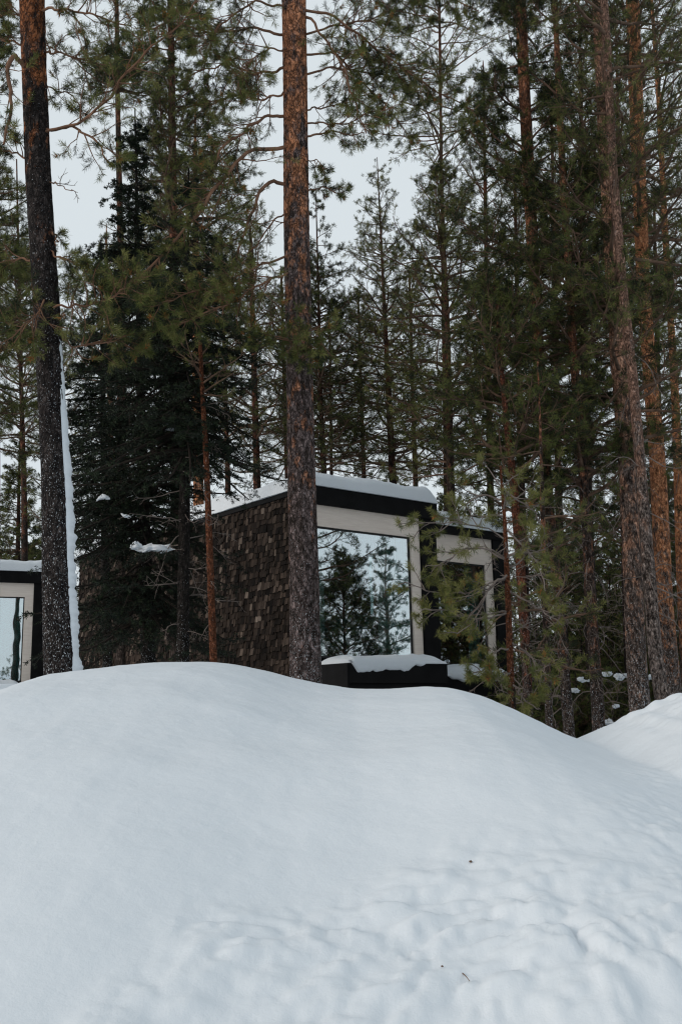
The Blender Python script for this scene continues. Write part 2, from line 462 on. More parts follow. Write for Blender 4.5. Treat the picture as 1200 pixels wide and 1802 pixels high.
BLACK = flat('black_stained_timber', (0.006, 0.006, 0.0065), 0.75, 0.12, 0.4, 3.0)
CREAM = None
def cream_mat():
    mt, nt, b = mat('pale_pine_panel', 0.6, 0.3)
    tc = N(nt, 'ShaderNodeTexCoord')
    mp = N(nt, 'ShaderNodeMapping'); mp.inputs['Scale'].default_value = (1.2, 1.2, 14)
    nt.links.new(tc.outputs['Object'], mp.inputs['Vector'])
    nz = N(nt, 'ShaderNodeTexNoise', Scale=2.0, Detail=6.0, Distortion=1.0)
    nt.links.new(mp.outputs[0], nz.inputs['Vector'])
    nt.links.new(ramp(nt, nz.outputs['Fac'], [(0.3, (0.76, 0.655, 0.575)), (0.7, (0.86, 0.76, 0.68))]), b.inputs['Base Color'])
    return mt
CREAM = cream_mat()
def shingle_mat():
    mt, nt, b = mat('weathered_shingle', 0.9, 0.1)
    g = N(nt, 'ShaderNodeNewGeometry')
    tc = N(nt, 'ShaderNodeTexCoord')
    c1 = ramp(nt, g.outputs['Random Per Island'], [(0.0, (0.009, 0.007, 0.006)), (0.4, (0.026, 0.019, 0.015)), (0.82, (0.066, 0.048, 0.038)), (0.95, (0.125, 0.094, 0.076)), (1.0, (0.25, 0.20, 0.165))])
    mp = N(nt, 'ShaderNodeMapping'); mp.inputs['Scale'].default_value = (40, 40, 3)
    nt.links.new(tc.outputs['Object'], mp.inputs['Vector'])
    nz = N(nt, 'ShaderNodeTexNoise', Scale=1.0, Detail=4.0); nt.links.new(mp.outputs[0], nz.inputs['Vector'])
    big = N(nt, 'ShaderNodeTexNoise', Scale=0.9, Detail=3.0); nt.links.new(tc.outputs['Object'], big.inputs['Vector'])
    mul = nt.nodes.new('ShaderNodeMix'); mul.data_type = 'RGBA'; mul.blend_type = 'MULTIPLY'; mul.inputs['Factor'].default_value = 1
    nt.links.new(c1, mul.inputs['A']); nt.links.new(ramp(nt, nz.outputs['Fac'], [(0.3, 0.55), (0.7, 1.0)]), mul.inputs['B'])
    mul2 = nt.nodes.new('ShaderNodeMix'); mul2.data_type = 'RGBA'; mul2.blend_type = 'MULTIPLY'; mul2.inputs['Factor'].default_value = 1
    nt.links.new(mul.outputs['Result'], mul2.inputs['A']); nt.links.new(ramp(nt, big.outputs['Fac'], [(0.35, 0.5), (0.65, 1.0)]), mul2.inputs['B'])
    nt.links.new(mul2.outputs['Result'], b.inputs['Base Color'])
    bump(nt, b, nz.outputs['Fac'], 0.4, 0.005)
    return mt
SHINGLE = shingle_mat()
def glass_mat():
    mt = bpy.data.materials.new('window_glass'); mt.use_nodes = True
    nt = mt.node_tree; nt.nodes.remove(nt.nodes['Principled BSDF'])
    tr = N(nt, 'ShaderNodeBsdfTransparent'); tr.inputs[0].default_value = (0.72, 0.90, 0.88, 1)
    gl = N(nt, 'ShaderNodeBsdfGlossy'); gl.inputs['Roughness'].default_value = 0.012; gl.inputs[0].default_value = (0.93, 0.96, 1, 1)
    mx = N(nt, 'ShaderNodeMixShader'); mx.inputs[0].default_value = 0.60
    tc = N(nt, 'ShaderNodeTexCoord'); nz = N(nt, 'ShaderNodeTexNoise', Scale=1.5, Detail=0.5)
    nt.links.new(tc.outputs['Object'], nz.inputs['Vector'])
    bn = N(nt, 'ShaderNodeBump'); bn.inputs['Strength'].default_value = 0.13; bn.inputs['Distance'].default_value = 0.02
    nt.links.new(nz.outputs['Fac'], bn.inputs['Height']); nt.links.new(bn.outputs[0], gl.inputs['Normal'])
    nt.links.new(tr.outputs[0], mx.inputs[1]); nt.links.new(gl.outputs[0], mx.inputs[2])
    nt.links.new(mx.outputs[0], nt.nodes['Material Output'].inputs[0])
    return mt
GLASS = glass_mat()
def clear_mat():
    mt = bpy.data.materials.new('clear_glass'); mt.use_nodes = True
    nt = mt.node_tree; nt.nodes.remove(nt.nodes['Principled BSDF'])
    tr = N(nt, 'ShaderNodeBsdfTransparent'); gl = N(nt, 'ShaderNodeBsdfGlossy'); gl.inputs['Roughness'].default_value = 0.0
    mx = N(nt, 'ShaderNodeMixShader'); mx.inputs[0].default_value = 0.1
    nt.links.new(tr.outputs[0], mx.inputs[1]); nt.links.new(gl.outputs[0], mx.inputs[2])
    nt.links.new(mx.outputs[0], nt.nodes['Material Output'].inputs[0])
    return mt
CLEAR = clear_mat()
TEAL = flat('teal_curtain_cloth', (0.34, 0.82, 0.77), 0.9, 0.1)
SHEER = flat('pale_sheer_cloth', (0.80, 0.92, 0.92), 0.9, 0.1)
ROOM = flat('room_panelling', (0.20, 0.17, 0.14), 0.8, 0.2, 0.2, 2)
SEAL = flat('window_seal', (0.02, 0.02, 0.02), 0.5, 0.3)
LINEN = flat('bed_linen', (0.62, 0.74, 0.73), 0.9, 0.1)
HEADB = flat('bed_upholstery', (0.10, 0.20, 0.19), 0.9, 0.1)

def snow_slab(a0, a1, b0, b1, z, th, seed=0, edge=0.35, res=0.05, rough=0.03, over=0.04, ragged=0.0):
    na, nb = max(8, int((a1 - a0) / res)), max(8, int((b1 - b0) / res))
    s = np.linspace(0, 1, na); t = np.linspace(0, 1, nb)
    Sx, Tx = np.meshgrid(s, t, indexing='ij')
    A = a0 - over + (a1 - a0 + 2 * over) * Sx; B = b0 - over + (b1 - b0 + 2 * over) * Tx
    da = np.minimum(A - (a0 - over), (a1 + over) - A); db = np.minimum(B - (b0 - over), (b1 + over) - B)
    if ragged:
        db = np.maximum(db - ragged * (0.5 + fbm(A * 4, B * 0 + seed, 3, seed)), 0)
    f = lambda d: np.sqrt(np.clip(1 - (1 - np.clip(d / edge, 0, 1)) ** 2, 0, 1))
    H = f(da) * f(db)
    Zt = z + th * H * (1 + 0.35 * fbm(A / 1.1, B / 1.1, 3, seed)) + rough * H * fbm(A * 3, B * 3, 3, seed + 3)
    A = A + 0.02 * fbm(B * 3, A * 0 + 1, 2, seed + 5); 
    top = np.stack([A, B, Zt], -1).reshape(-1, 3)
    bot = np.stack([A, B, np.full_like(A, z - 0.002)], -1).reshape(-1, 3)
    return [(top, grid_faces(na, nb), 0, True), (bot, grid_faces(na, nb)[:, ::-1], 0, True)]

def snow_drape(a0, a1, b, z, hang, seed):
    '''snow slumped over the front edge of a deck, its lower rim ragged'''
    n = int((a1 - a0) / 0.02); A = np.linspace(a0, a1, n)
    h = hang * np.clip(0.35 + 1.5 * fbm(A * 1.7, A * 0 + seed, 4, seed + 40), 0.02, 1)
    h *= np.clip((A - a0) / 0.15, 0, 1) * np.clip((a1 - A) / 0.15, 0, 1)
    rows = []
    for f, g in ((0.35, 0.14), (0.1, 0.12), (-0.01, 0.085), (-0.045, 0.03), (-0.055, -0.4), (-0.045, -0.8), (-0.02, -1.0), (0.0, -0.97)):
        zz_ = z + (g if g > 0 else 0) * np.clip(h / hang + 0.5, 0, 1) + (h * g if g < 0 else 0)
        rows.append(np.stack([A, b + f + 0.012 * vnoise(A * 9, A * 0 + f * 30, seed), zz_ + 0 * A], 1))
    return [(np.array(rows).reshape(-1, 3), grid_faces(len(rows), n), 0, True)]

def curtain(a0, a1, b, z0, z1, folds, amp, seed):
    n = max(12, int(folds * 14)); s = np.linspace(0, 1, n)
    rg = np.random.default_rng(seed)
    off = amp * np.sin(s * folds * 2 * np.pi + np.cumsum(rg.normal(0, 0.12, n)))
    zs = np.linspace(z0, z1, 6)
    A = (a0 + (a1 - a0) * s)[:, None] + 0 * zs; B = b + off[:, None] * (1.15 - 0.25 * (zs - z0) / (z1 - z0)); ZZ = zs[None] + 0 * A
    fr = np.stack([A, B, ZZ], -1).reshape(-1, 3); bk = fr + np.array([0, 0.006, 0])
    return [(fr, grid_faces(n, 6), 0, True), (bk, grid_faces(n, 6)[:, ::-1], 0, True)]

def shingles(length, ztop, zbot, seed):
    """butt-edged wooden shingles on the plane a = 0, facing -a"""
    rg = np.random.default_rng(seed)
    ch = []
    V, Fc = [], []
    row, n = 0, 0
    z = zbot
    while z < ztop:
        b = -0.02 - rg.uniform(0, 0.08)
        while b < length:
            w = rg.uniform(0.06, 0.13)
            b1 = min(b + w, length)
            zb = z + rg.uniform(-0.034, 0.030); zt = min(z + 0.165, ztop)
            t = rg.uniform(0.014, 0.046) ; tt = 0.006
            b0_ = max(b, 0) + 0.003
            sk = rg.uniform(-0.006, 0.006)
            if b1 - b0_ > 0.02 and zt > zb + 0.02:
                V += [[-t, b0_, zb + sk], [-t, b1 - 0.003, zb - sk], [0.012, b1 - 0.003, zb - sk], [0.012, b0_, zb + sk],
                      [-tt, b0_, zt], [-tt, b1 - 0.003, zt], [0.012, b1 - 0.003, zt], [0.012, b0_, zt]]
                Fc += (BOXF[:, ::-1] + n).tolist(); n += 8
            b = b1 if b1 > b else length
        z += 0.128; row += 1
    return [(np.array(V), np.array(Fc), 0, False)]

def make_cabin(label, loc, annex, bedlabel, ang=ANG):
    """origin = near front corner at ground; x along the front, y back along the shingled side, z up (world heights)"""
    t = thing('cabin', label, 'cabin', (loc[0], loc[1], 0), ang, None)
    U = np.array([math.cos(ang), math.sin(ang)]); Vv = np.array([-math.sin(ang), math.cos(ang)])
    wt = 0.16; lip = 0.45
    zf = Z_WB - 0.12                                    # floor slab top
    zb = zf - 0.30
    b_f = 0.42                                          # window plane behind the front edge of the box
    b_f = 0.10
    part('side_wall', [box(0.0, wt, 0.0, DEPTH, zb, ZR - 0.10)], BLACK, t)
    part('shingle_cladding', shingles(DEPTH, ZR - 0.06, zb - 0.25, 5), SHINGLE, t)
    part('end_wall', [box(A_JR + 0.01, W, -0.03, 0.22, zb, Z_FB), box(A_JR + 0.01, W, 0.22, 2.15, zb, zf + 0.1), box(A_JR + 0.01, W, 0.22, 2.15, Z_LB, Z_FB), box(A_JR + 0.01, W, 2.15, DEPTH, zb, Z_FB)], BLACK, t)
    part('added_daylight_pane', [box(W - 0.10, W - 0.09, 0.22, 2.15, zf + 0.1, Z_LB)], CLEAR, t)  # unseen opening in the end wall, added so daylight reaches the curtains
    part('back_wall', [box(wt, A_JR + 0.01, DEPTH - wt, DEPTH - 0.005, zb, ZR - 0.10)], BLACK, t)
    rf = part('roof', [box(-0.05, W + 0.03, 0.145, DEPTH + 0.03, ZR - 0.10, ZR)], BLACK, t)
    part('fascia', [box(-0.05, W + 0.03, -0.06, 0.14, Z_FB, ZR, bev=0.008)], BLACK, t)
    part('roof_snow', snow_slab(-0.05, W + 0.03, -0.06, DEPTH + 0.03, ZR, 0.36, 3, edge=0.26, res=0.05, rough=0.07), SNOW, t)
    part('floor', [box(wt, A_JR + 0.01, 0.10, DEPTH - wt, zb, zf)], ROOM, t)
    part('partition', [box(wt, A_JR, 4.2, 4.3, zf, ZR - 0.10)], ROOM, t)
    # pale panel surround
    part('lintel_panel', [box(0.02, A_GR, 0.03, 0.12, Z_LB, Z_FB)] +
         [box(0.30 + 0.42 * i, 0.305 + 0.42 * i, 0.026, 0.04, Z_LB, Z_FB) for i in range(0)], CREAM, t)
    part('jamb_panel', [box(A_GR, A_JR, 0.03, 0.12, zf, Z_FB)], CREAM, t)
    part('jamb_panel', [box(0.02, 0.10, 0.03, 0.12, zf, Z_LB)], CREAM, t)
    w = part('window', [box(0.10, A_GR, 0.07, 0.11, Z_LB - 0.035, Z_LB), box(0.10, A_GR, 0.07, 0.11, Z_WB - 0.06, Z_WB - 0.02),
                        box(0.10, 0.13, 0.07, 0.11, Z_WB - 0.02, Z_LB - 0.035), box(A_GR - 0.03, A_GR, 0.07, 0.11, Z_WB - 0.02, Z_LB - 0.035)], SEAL, t)
    part('glass', [box(0.13, A_GR - 0.03, 0.088, 0.094, Z_WB - 0.02, Z_LB - 0.035)], GLASS, w)
    part('sill', [box(0.10, A_GR, -0.02, 0.12, zf, Z_WB - 0.06)], BLACK, t)
    part('curtain', curtain(A_GR - 0.27, A_GR - 0.02, 0.17, zf + 0.02, Z_LB - 0.02, 4, 0.035, 2), TEAL, t, 'dark teal curtain drawn to the right side of the window')
    part('curtain', curtain(0.15, 0.42, 0.17, zf + 0.02, Z_LB - 0.02, 3, 0.03, 3), SHEER, t, 'pale sheer curtain at the left side of the window')
    part('curtain', curtain(A_GR - 0.80, A_GR - 0.30, 0.20, zf + 0.02, Z_LB - 0.02, 6, 0.025, 4), SHEER, t, 'pale sheer curtain beside the teal one')
    # deck, its beams and posts
    zd = Z_WB - 0.20
    WD = a_on_front(778, -0.95)
    dk = part('deck', [box(0.05, WD, -0.95 + 0.135 * i, -0.95 + 0.135 * i + 0.125, zd - 0.05, zd) for i in range(7)]
              + [box(0.05, WD, -0.99, -0.955, zd - 0.36, zd - 0.004), box(0.07, WD - 0.01, -0.93, -0.90, zd - 0.95, zd - 0.365), box(0.01, 0.045, -0.99, -0.07, zd - 0.95, zd - 0.004), box(WD, WD + 0.04, -0.99, 0.0, zd - 0.36, zd - 0.004)], BLACK, t)
    part('beam', [box(0.1, WD - 0.02, -0.7, -0.55, zd - 0.48, zd - 0.055)], BLACK, dk)
    part('beam', [box(0.1, WD - 0.02, -0.25, -0.10, zd - 0.48, zd - 0.055)], BLACK, dk)
    part('deck_snow', snow_slab(0.10, WD - 0.02, -0.93, -0.08, zd, 0.17, 8, edge=0.36, res=0.035, rough=0.06, over=0.05)
         + snow_drape(0.10, WD - 0.02, -0.99, zd, 0.20, 8), SNOW, t)
    for a in (0.35, W - 0.35):
        for b in (-0.6, 3.2, 7.0, DEPTH - 0.4):
            part('stilt', [box(a - 0.11, a + 0.11, b - 0.11, b + 0.11, GZ - 0.9, (zd - 0.485) if b < 0 else zb)], BLACK, t)
    bed = thing('bed', bedlabel, 'bed', (loc[0] + U[0] * 1.15 + Vv[0] * 1.55, loc[1] + U[1] * 1.15 + Vv[1] * 1.55, zf), ang)
    part('mattress', [box(-0.85, 0.85, -1.0, 1.0, 0.16, 0.52, bev=0.08)], LINEN, bed)
    part('bed_base', [box(-0.87, 0.87, -1.02, 1.02, 0.0, 0.155)], HEADB, bed)
    n = 22
    s, q = np.meshgrid(np.linspace(-1, 1, n), np.linspace(-1, 1, n), indexing='ij')
    for dx in (-0.42, 0.42):
        h = 0.20 * np.sqrt(np.clip((1 - s ** 4) * (1 - q ** 4), 0, 1))
        p1 = np.stack([dx + s * 0.38, -0.70 + q * 0.26, 0.56 + h], -1).reshape(-1, 3)
        p2 = np.stack([dx + s * 0.38, -0.70 + q * 0.26, 0.56 - h * 0.15], -1).reshape(-1, 3)
        part('pillow', [(p1, grid_faces(n, n), 0, True), (p2, grid_faces(n, n)[:, ::-1], 0, True)], LINEN, bed)
    h = 0.25
    part('headboard', [box(-0.87, 0.87, -1.14, -1.03, 0.0, 0.95, bev=0.04)], HEADB, bed)
    if annex:
        o = 2.3; a0 = W + 0.005; a1 = W2; ad = a_on_front(893, o - 1.3)
        post = a_on_front(874, o); jl = a_on_front(861, o)
        zt2, zf2, zl2, zw2 = z_at(820, 929, o), z_at(820, 943, o), z_at(820, 990, o), z_at(820, 1168, o)
        an = part('annex_wall', [box(post, a1, o - 0.03, o + 4.5, zb, zf2), box(a0 + 0.01, post - 0.005, o + 4.34, o + 4.5, zb, zf2)], BLACK, t, 'black wall of the lower set-back wing')
        part('annex_roof', [box(a0, a1 + 0.03, o - 0.06, o + 4.53, zf2, zt2)], BLACK, t)
        part('annex_roof_snow', snow_slab(a0 + 0.04, a1 + 0.03, o - 0.06, o + 4.53, zt2, 0.38, 13, edge=0.22, res=0.05, rough=0.07), SNOW, t)
        part('annex_lintel_panel', [box(a0 + 0.06, jl, o + 0.03, o + 0.12, zl2, zf2)], CREAM, t)
        part('annex_jamb_panel', [box(jl, post, o + 0.03, o + 0.12, zf, zf2)], CREAM, t)
        w2 = part('annex_window', [box(a0 + 0.06, jl, o + 0.07, o + 0.11, zl2 - 0.04, zl2), box(a0 + 0.06, jl, o + 0.07, o + 0.11, zf, zf + 0.05),
                                  box(a0 + 0.75, a0 + 0.81, o + 0.07, o + 0.11, zf + 0.05, zl2 - 0.04),
                                  box(jl - 0.04, jl, o + 0.07, o + 0.11, zf + 0.05, zl2 - 0.04)], SEAL, t)
        part('glass', [box(a0 + 0.06, jl - 0.04, o + 0.088, o + 0.094, zf + 0.05, zl2 - 0.04)], GLASS, w2)
        part('annex_floor', [box(a0 + 0.01, post - 0.005, o, o + 4.3, zb, zf)], ROOM, t)
        part('curtain', curtain(jl - 0.45, jl - 0.05, o + 0.28, zf + 0.02, zl2 - 0.02, 4, 0.035, 12), TEAL, t, 'dark teal curtain behind the wing window')
        d2 = part('annex_deck', [box(a0 + 0.16, ad, o - 1.3 + 0.135 * i, o - 1.3 + 0.135 * i + 0.125, zd - 0.21, zd - 0.16) for i in range(9)]
                  + [box(a0 + 0.16, ad, o - 1.34, o - 1.305, zd - 0.62, zd - 0.165), box(a0 + 0.2, ad - 0.04, o - 1.25, o - 1.2, zd - 1.1, zd - 0.625)], BLACK, t)
        part('annex_deck_snow', snow_slab(a0 + 0.2, ad - 0.02, o - 1.3, o - 0.1, zd - 0.16, 0.30, 18, edge=0.36, res=0.035, rough=0.05, over=0.05) + snow_drape(a0 + 0.2, ad, o - 1.34, zd - 0.16, 0.16, 21), SNOW, t)
        part('stilt', [box(ad - 0.3, ad - 0.1, o - 0.9, o - 0.7, GZ - 0.9, zd - 0.215)], BLACK, t)
        part('stilt', [box(a1 - 0.3, a1 - 0.1, o + 3.2, o + 3.4, GZ - 0.9, zb)], BLACK, t)
    return t

make_cabin('black shingle-sided cabin with a snow-covered flat roof and one big picture window', K0[:2], True,
           'bed with pale linen seen through the big window of the shingle-sided cabin')
# second cabin: same type, farther off; its right-hand front corner is seen at column 75
c2 = at(88, 1006, 29.0)
ANG2 = R(25.5)
org2 = c2[:2] - np.array([math.cos(ANG2), math.sin(ANG2)]) * W
make_cabin('far cabin at the left edge, snow on its roof, its window framed in pale wood', org2, False,
           'bed behind the window of the far cabin at the left edge', ANG2)

# ------------------------------------------------------------------ trees
def resample(P, K):
    P = np.asarray(P, float)
    d = np.r_[0, np.cumsum(np.linalg.norm(np.diff(P, axis=0), axis=1))]
    if K > len(P):   # smooth with a catmull-like pass
        t = np.linspace(0, d[-1], K)
        Q = np.stack([np.interp(t, d, P[:, i]) for i in range(3)], 1)
        for _ in range(2):
            Q[1:-1] = 0.25 * Q[:-2] + 0.5 * Q[1:-1] + 0.25 * Q[2:]
        return Q
    t = np.linspace(0, d[-1], K)
    return np.stack([np.interp(t, d, P[:, i]) for i in range(3)], 1)

def walk(rg, start, d, length, K, wander, grav):
    """polylines (N,K,3) from start points and directions; grav bends towards +z (>0) or -z, may be (K,)"""
    n = len(start)
    P = np.empty((n, K, 3)); P[:, 0] = start
    g = np.broadcast_to(grav, (K,))
    drift = rg.normal(0, 1, (n, 3)) * wander * 0.5
    for k in range(1, K):
        d = norm(d + drift + rg.normal(0, 1, (n, 3)) * wander + np.array([0, 0, 1.0]) * g[k])
        P[:, k] = P[:, k - 1] + d * (length / (K - 1))[:, None]
    return P

def sample_on(P, t):
    """P (N,K,3), t (N,m) in 0..1 -> points and tangents (N,m,3)"""
    K = P.shape[1]
    f = np.clip(t, 0, 0.9999) * (K - 1); i = f.astype(int); w = (f - i)[..., None]
    n = np.arange(len(P))[:, None]
    a, b = P[n, i], P[n, i + 1]
    return a + (b - a) * w, norm(b - a)

def grow(rg, P, plen, m, t0, t1, ang, K, lf, wander, grav, flatness=0.5):
    n = len(P)
    t = (np.arange(m)[None] + rg.uniform(0, 1, (n, m))) / m * (t1 - t0) + t0
    p, tg = sample_on(P, t)
    side = norm(np.cross(tg, np.array([0, 0, 1.0])))
    sgn = np.where((np.arange(m)[None] + rg.integers(0, 2, (n, 1))) % 2 == 0, 1.0, -1.0)[..., None]
    rnd = rg.normal(0, 1, (n, m, 3)); rnd -= (rnd * tg).sum(-1, keepdims=True) * tg
    perp = norm(side * sgn * flatness + norm(rnd) * (1 - flatness))
    a = R(1) * np.clip(rg.normal(ang, 12, (n, m, 1)), 15, 95)
    d = tg * np.cos(a) + perp * np.sin(a)
    L = plen[:, None] * lf * (1.15 - 0.75 * t) * rg.uniform(0.6, 1.25, (n, m))
    d, p, L = d.reshape(-1, 3), p.reshape(-1, 3), L.ravel()
    return walk(rg, p, d, L, K, wander, grav), L

def needles(rg, P, span, n, ln, wd, spread=(25, 70), mats=(0, 1), probs=(0.5, 0.5), jitter=0.3, plen=None, abs_span=None):
    """bottle-brush tufts on the ends of the twigs P (N,K,3)"""
    N_ = len(P)
    if abs_span is not None:
        sp = np.clip(abs_span / np.maximum(plen, 1e-3), 0.05, 1)[:, None]
    else:
        sp = span
    t = 1 - rg.uniform(0, 1, (N_, n)) ** 1.0 * sp
    p, tg = sample_on(P, t)
    rnd = rg.normal(0, 1, (N_, n, 3)); rnd -= (rnd * tg).sum(-1, keepdims=True) * tg
    perp = norm(rnd)
    a = np.radians(rg.uniform(*spread, (N_, n, 1)))
    d = tg * np.cos(a) + perp * np.sin(a)
    L = ln * rg.uniform(1 - jitter, 1 + jitter, (N_, n, 1)) * rg.uniform(0.8, 1.2, (N_, 1, 1))
    w = norm(np.cross(d, norm(rg.normal(0, 1, (N_, n, 3))))) * wd * 0.5
    p, d, L, w = p.reshape(-1, 3), d.reshape(-1, 3), L.reshape(-1, 1), w.reshape(-1, 3)
    mid_ = p + d * L * 0.45
    V = np.stack([p, mid_ + w, p + d * L, mid_ - w], 1).reshape(-1, 3)
    i = np.arange(len(p)) * 4
    Fq = np.stack([i, i + 1, i + 2, i + 3], 1)
    mi = np.repeat(rg.choice(mats, N_, p=probs), n)
    return (V, Fq, mi, False)

def trunk_mesh(rg, P, rad, sides, rough, flare=0.0):
    """P (K,3) rad (K,)"""
    K = len(P)
    th = np.arange(sides) / sides
    zz = np.arange(K)[:, None] * 1.0
    seed = int(rg.integers(0, 9999))
    L = np.linalg.norm(P[-1] - P[0]) / K
    a = np.cos(th * 2 * np.pi)[None] * 3; b = np.sin(th * 2 * np.pi)[None] * 3
    nz = vnoise(a * 2 + zz * L * 1.5, b * 2 + 5 + zz * L * 0.7, seed) * 0.6 + vnoise(a * 5 + zz * L * 9, b * 5 - zz * L * 3, seed + 1) * 0.5 \
        + vnoise(a * 11 - zz * L * 21, b * 11 + zz * L * 17, seed + 2) * 0.35
    lowf = vnoise(np.zeros((1, sides)) + zz * L * 0.9, a * 0.2, seed + 4) * 0.5
    rr = rad[:, None] * (1 + rough * nz + rough * 0.6 * lowf)
    return tubes(P[None], rr[None], sides, 0, True)

PINE = dict(dens=1.0)
def crown_chunks(rg, tr, z0, z1, Rm, n1, style='pine', m2=9, m3=4, nn=16, nl=0.055, nw=0.0045, dm=1.0, el=(0, 30), shape='round',
                 mats=((0, 1, 2), (0.4, 0.45, 0.15)), rust=0.0, limbs=None, dead=0, dead_z=None, tscale=1.0, az=None):
    """tr: function z -> (xyz (n,3), radius). returns chunks with material indices
    0 dark needle, 1 mid needle, 2 light needle, 3 rust, 4 twig, 5 dead twig"""
    ch = []
    if style == 'pine':
        m2, m3, nn, nl, nw = round(m2 * 1.5), round(m3 * 1.5), round(nn * (0.6 + 0.7 * dm)), nl * 1.1, nw * 0.95
        n1 = round(n1 * 1.45 * dm)
    else:
        n1 = round(n1 * 1.5); nn = round(nn * 1.35); nw *= 1.1
    P1s, L1s, R1s = [], [], []
    if n1:
        h = np.sort(rg.uniform(0, 1, n1))
        if shape == 'cone': h = 1 - (1 - h * 0.998) ** 0.74
        z = z0 + (z1 - z0) * h
        if az is None: phi = (np.arange(n1) * 2.399 + rg.normal(0, 0.6, n1))
        else: phi = rg.uniform(az[0], az[1], n1)
        if shape == 'cone': prof = (1 - h) ** 0.8 + 0.10
        elif shape == 'round': prof = np.clip(0.5 + 0.75 * np.sin(np.pi * np.clip(h, 0, 1) ** 0.8), 0, 1.1) * (1 - 0.6 * h ** 4)
        else: prof = 0.75 + 0.25 * np.sin(h * 9) - 0.5 * h ** 5
        L = Rm * 1.2 * prof * rg.uniform(0.55, 1.2, n1)
        e = np.radians(rg.uniform(el[0], el[1], n1) + (h * 28 if style == 'pine' else h * 25))
        d = np.stack([np.cos(phi) * np.cos(e), np.sin(phi) * np.cos(e), np.sin(e)], 1)
        p0, r0 = tr(z)
        if style == 'pine':
            g = np.linspace(-0.10, 0.16, 10)
            P1 = walk(rg, p0, d, L, 10, 0.10, g)
        else:
            g = np.linspace(-0.16, 0.10, 10)
            P1 = walk(rg, p0, d, L, 10, 0.04, g)
        P1s.append(P1); L1s.append(L); R1s.append(np.minimum(0.009 + 0.014 * L, r0 * 0.55))
    if limbs:
        for pts, r in limbs:
            Q = resample(pts, 10)[None]
            P1s.append(Q); L1s.append(np.array([np.linalg.norm(np.diff(Q[0], axis=0), axis=1).sum()])); R1s.append(np.array([r]))
    if P1s:
        P1 = np.concatenate(P1s); L1 = np.concatenate(L1s); R1 = np.concatenate(R1s)
        ch.append(tubes(P1, R1[:, None] * np.linspace(1, 0.22, P1.shape[1])[None], 5, 4))
        Lc = np.clip(L1, 0, 1.8)
        if style == 'pine':
            P2, L2 = grow(rg, P1, Lc, m2, 0.22, 1.0, 48, 6, 0.42, 0.12, 0.05, 0.55)
            k = rg.random(len(P2)) < np.clip(L2 / 0.28, 0.12, 1); P2, L2 = P2[k], L2[k]
            ch.append(tubes(P2, np.clip(0.012 * L2 + 0.003, 0.003, 0.012)[:, None] * np.linspace(1, 0.35, 6)[None], 3, 4))
            P3, L3 = grow(rg, P2, np.clip(L2, 0.12, 1), m3, 0.25, 1.0, 42, 4, 0.42, 0.14, 0.10, 0.35)
            k = rg.random(len(P3)) < np.clip(L3 / 0.10, 0.15, 1); P3, L3 = P3[k], L3[k]
            ch.append(tubes(P3, np.full((len(P3), 1), 0.0028) * np.linspace(1, 0.6, 4)[None], 3, 4))
            for P_, L_ in ((P2, L2), (P3, L3)):
                ch.append(needles(rg, P_, None, nn, nl, nw, (22, 72), mats[0], mats[1], plen=L_, abs_span=0.11 * tscale))
            if rust:
                k = rg.random(len(P3)) < rust
                if k.any(): ch.append(needles(rg, P3[k], None, nn + 6, nl * 0.8, nw * 1.8, (20, 80), (3,), (1.0,), plen=L3[k], abs_span=0.07))
        else:
            P2, L2 = grow(rg, P1, Lc, m2, 0.08, 1.0, 55, 6, 0.40, 0.05, -0.05, 0.8)
            k = rg.random(len(P2)) < np.clip(L2 / 0.25, 0.12, 1); P2, L2 = P2[k], L2[k]
            ch.append(tubes(P2, np.clip(0.010 * L2 + 0.002, 0.002, 0.01)[:, None] * np.linspace(1, 0.3, 6)[None], 3, 4))
            P3, L3 = grow(rg, P2, np.clip(L2, 0.1, 1), m3, 0.15, 1.0, 50, 4, 0.42, 0.06, -0.08, 0.6)
            for P_, L_, k in ((P1[:, 2:], L1, nn * 2), (P2, L2, int(nn * 1.6)), (P3, L3, nn)):
                ch.append(needles(rg, P_, 1.0, k, nl, nw, (30, 75), mats[0], mats[1]))
    if dead:
        zl = dead_z or (z0 - 2, z0)
        z = rg.uniform(zl[0], zl[1], dead); phi = rg.uniform(0, 6.28, dead); e = np.radians(rg.uniform(-30, 35, dead))
        p0, r0 = tr(z)
        L = rg.uniform(0.25, 1.0, dead) * min(1.0, Rm)
        d = np.stack([np.cos(phi) * np.cos(e), np.sin(phi) * np.cos(e), np.sin(e)], 1)
        D1 = walk(rg, p0, d, L, 8, 0.16, np.linspace(-0.2, 0.02, 8))
        D2, LD = grow(rg, D1, L, 4, 0.3, 1.0, 50, 5, 0.45, 0.2, -0.04, 0.3)
        D3, _ = grow(rg, D2, LD, 2, 0.3, 1.0, 45, 4, 0.5, 0.2, 0, 0.3)
        ch.append(tubes(D1, (0.004 + 0.006 * L)[:, None] * np.linspace(1, 0.3, 8)[None], 4, 5))
        ch.append(tubes(D2, np.full((len(D2), 1), 0.003) * np.linspace(1, 0.6, 5)[None], 3, 5))
        ch.append(tubes(D3, np.full((len(D3), 1), 0.0022) * np.linspace(1, 0.6, 4)[None], 3, 5))
    return ch

PINE_MATS = [ND_DARK, ND_MID, ND_LITE, ND_RUST, TWIG, TWIG_GREY]
RUSTY_MATS = [ND_DARK, ND_MID, ND_LITE, ND_RUST, TWIG_RED, TWIG_GREY]
SPRUCE_MATS = [ND_SPRUCE, ND_SPRUCE2, ND_MID, ND_RUST, flat('twig_spruce', (0.026, 0.021, 0.018), 0.9, 0.1), TWIG_GREY]

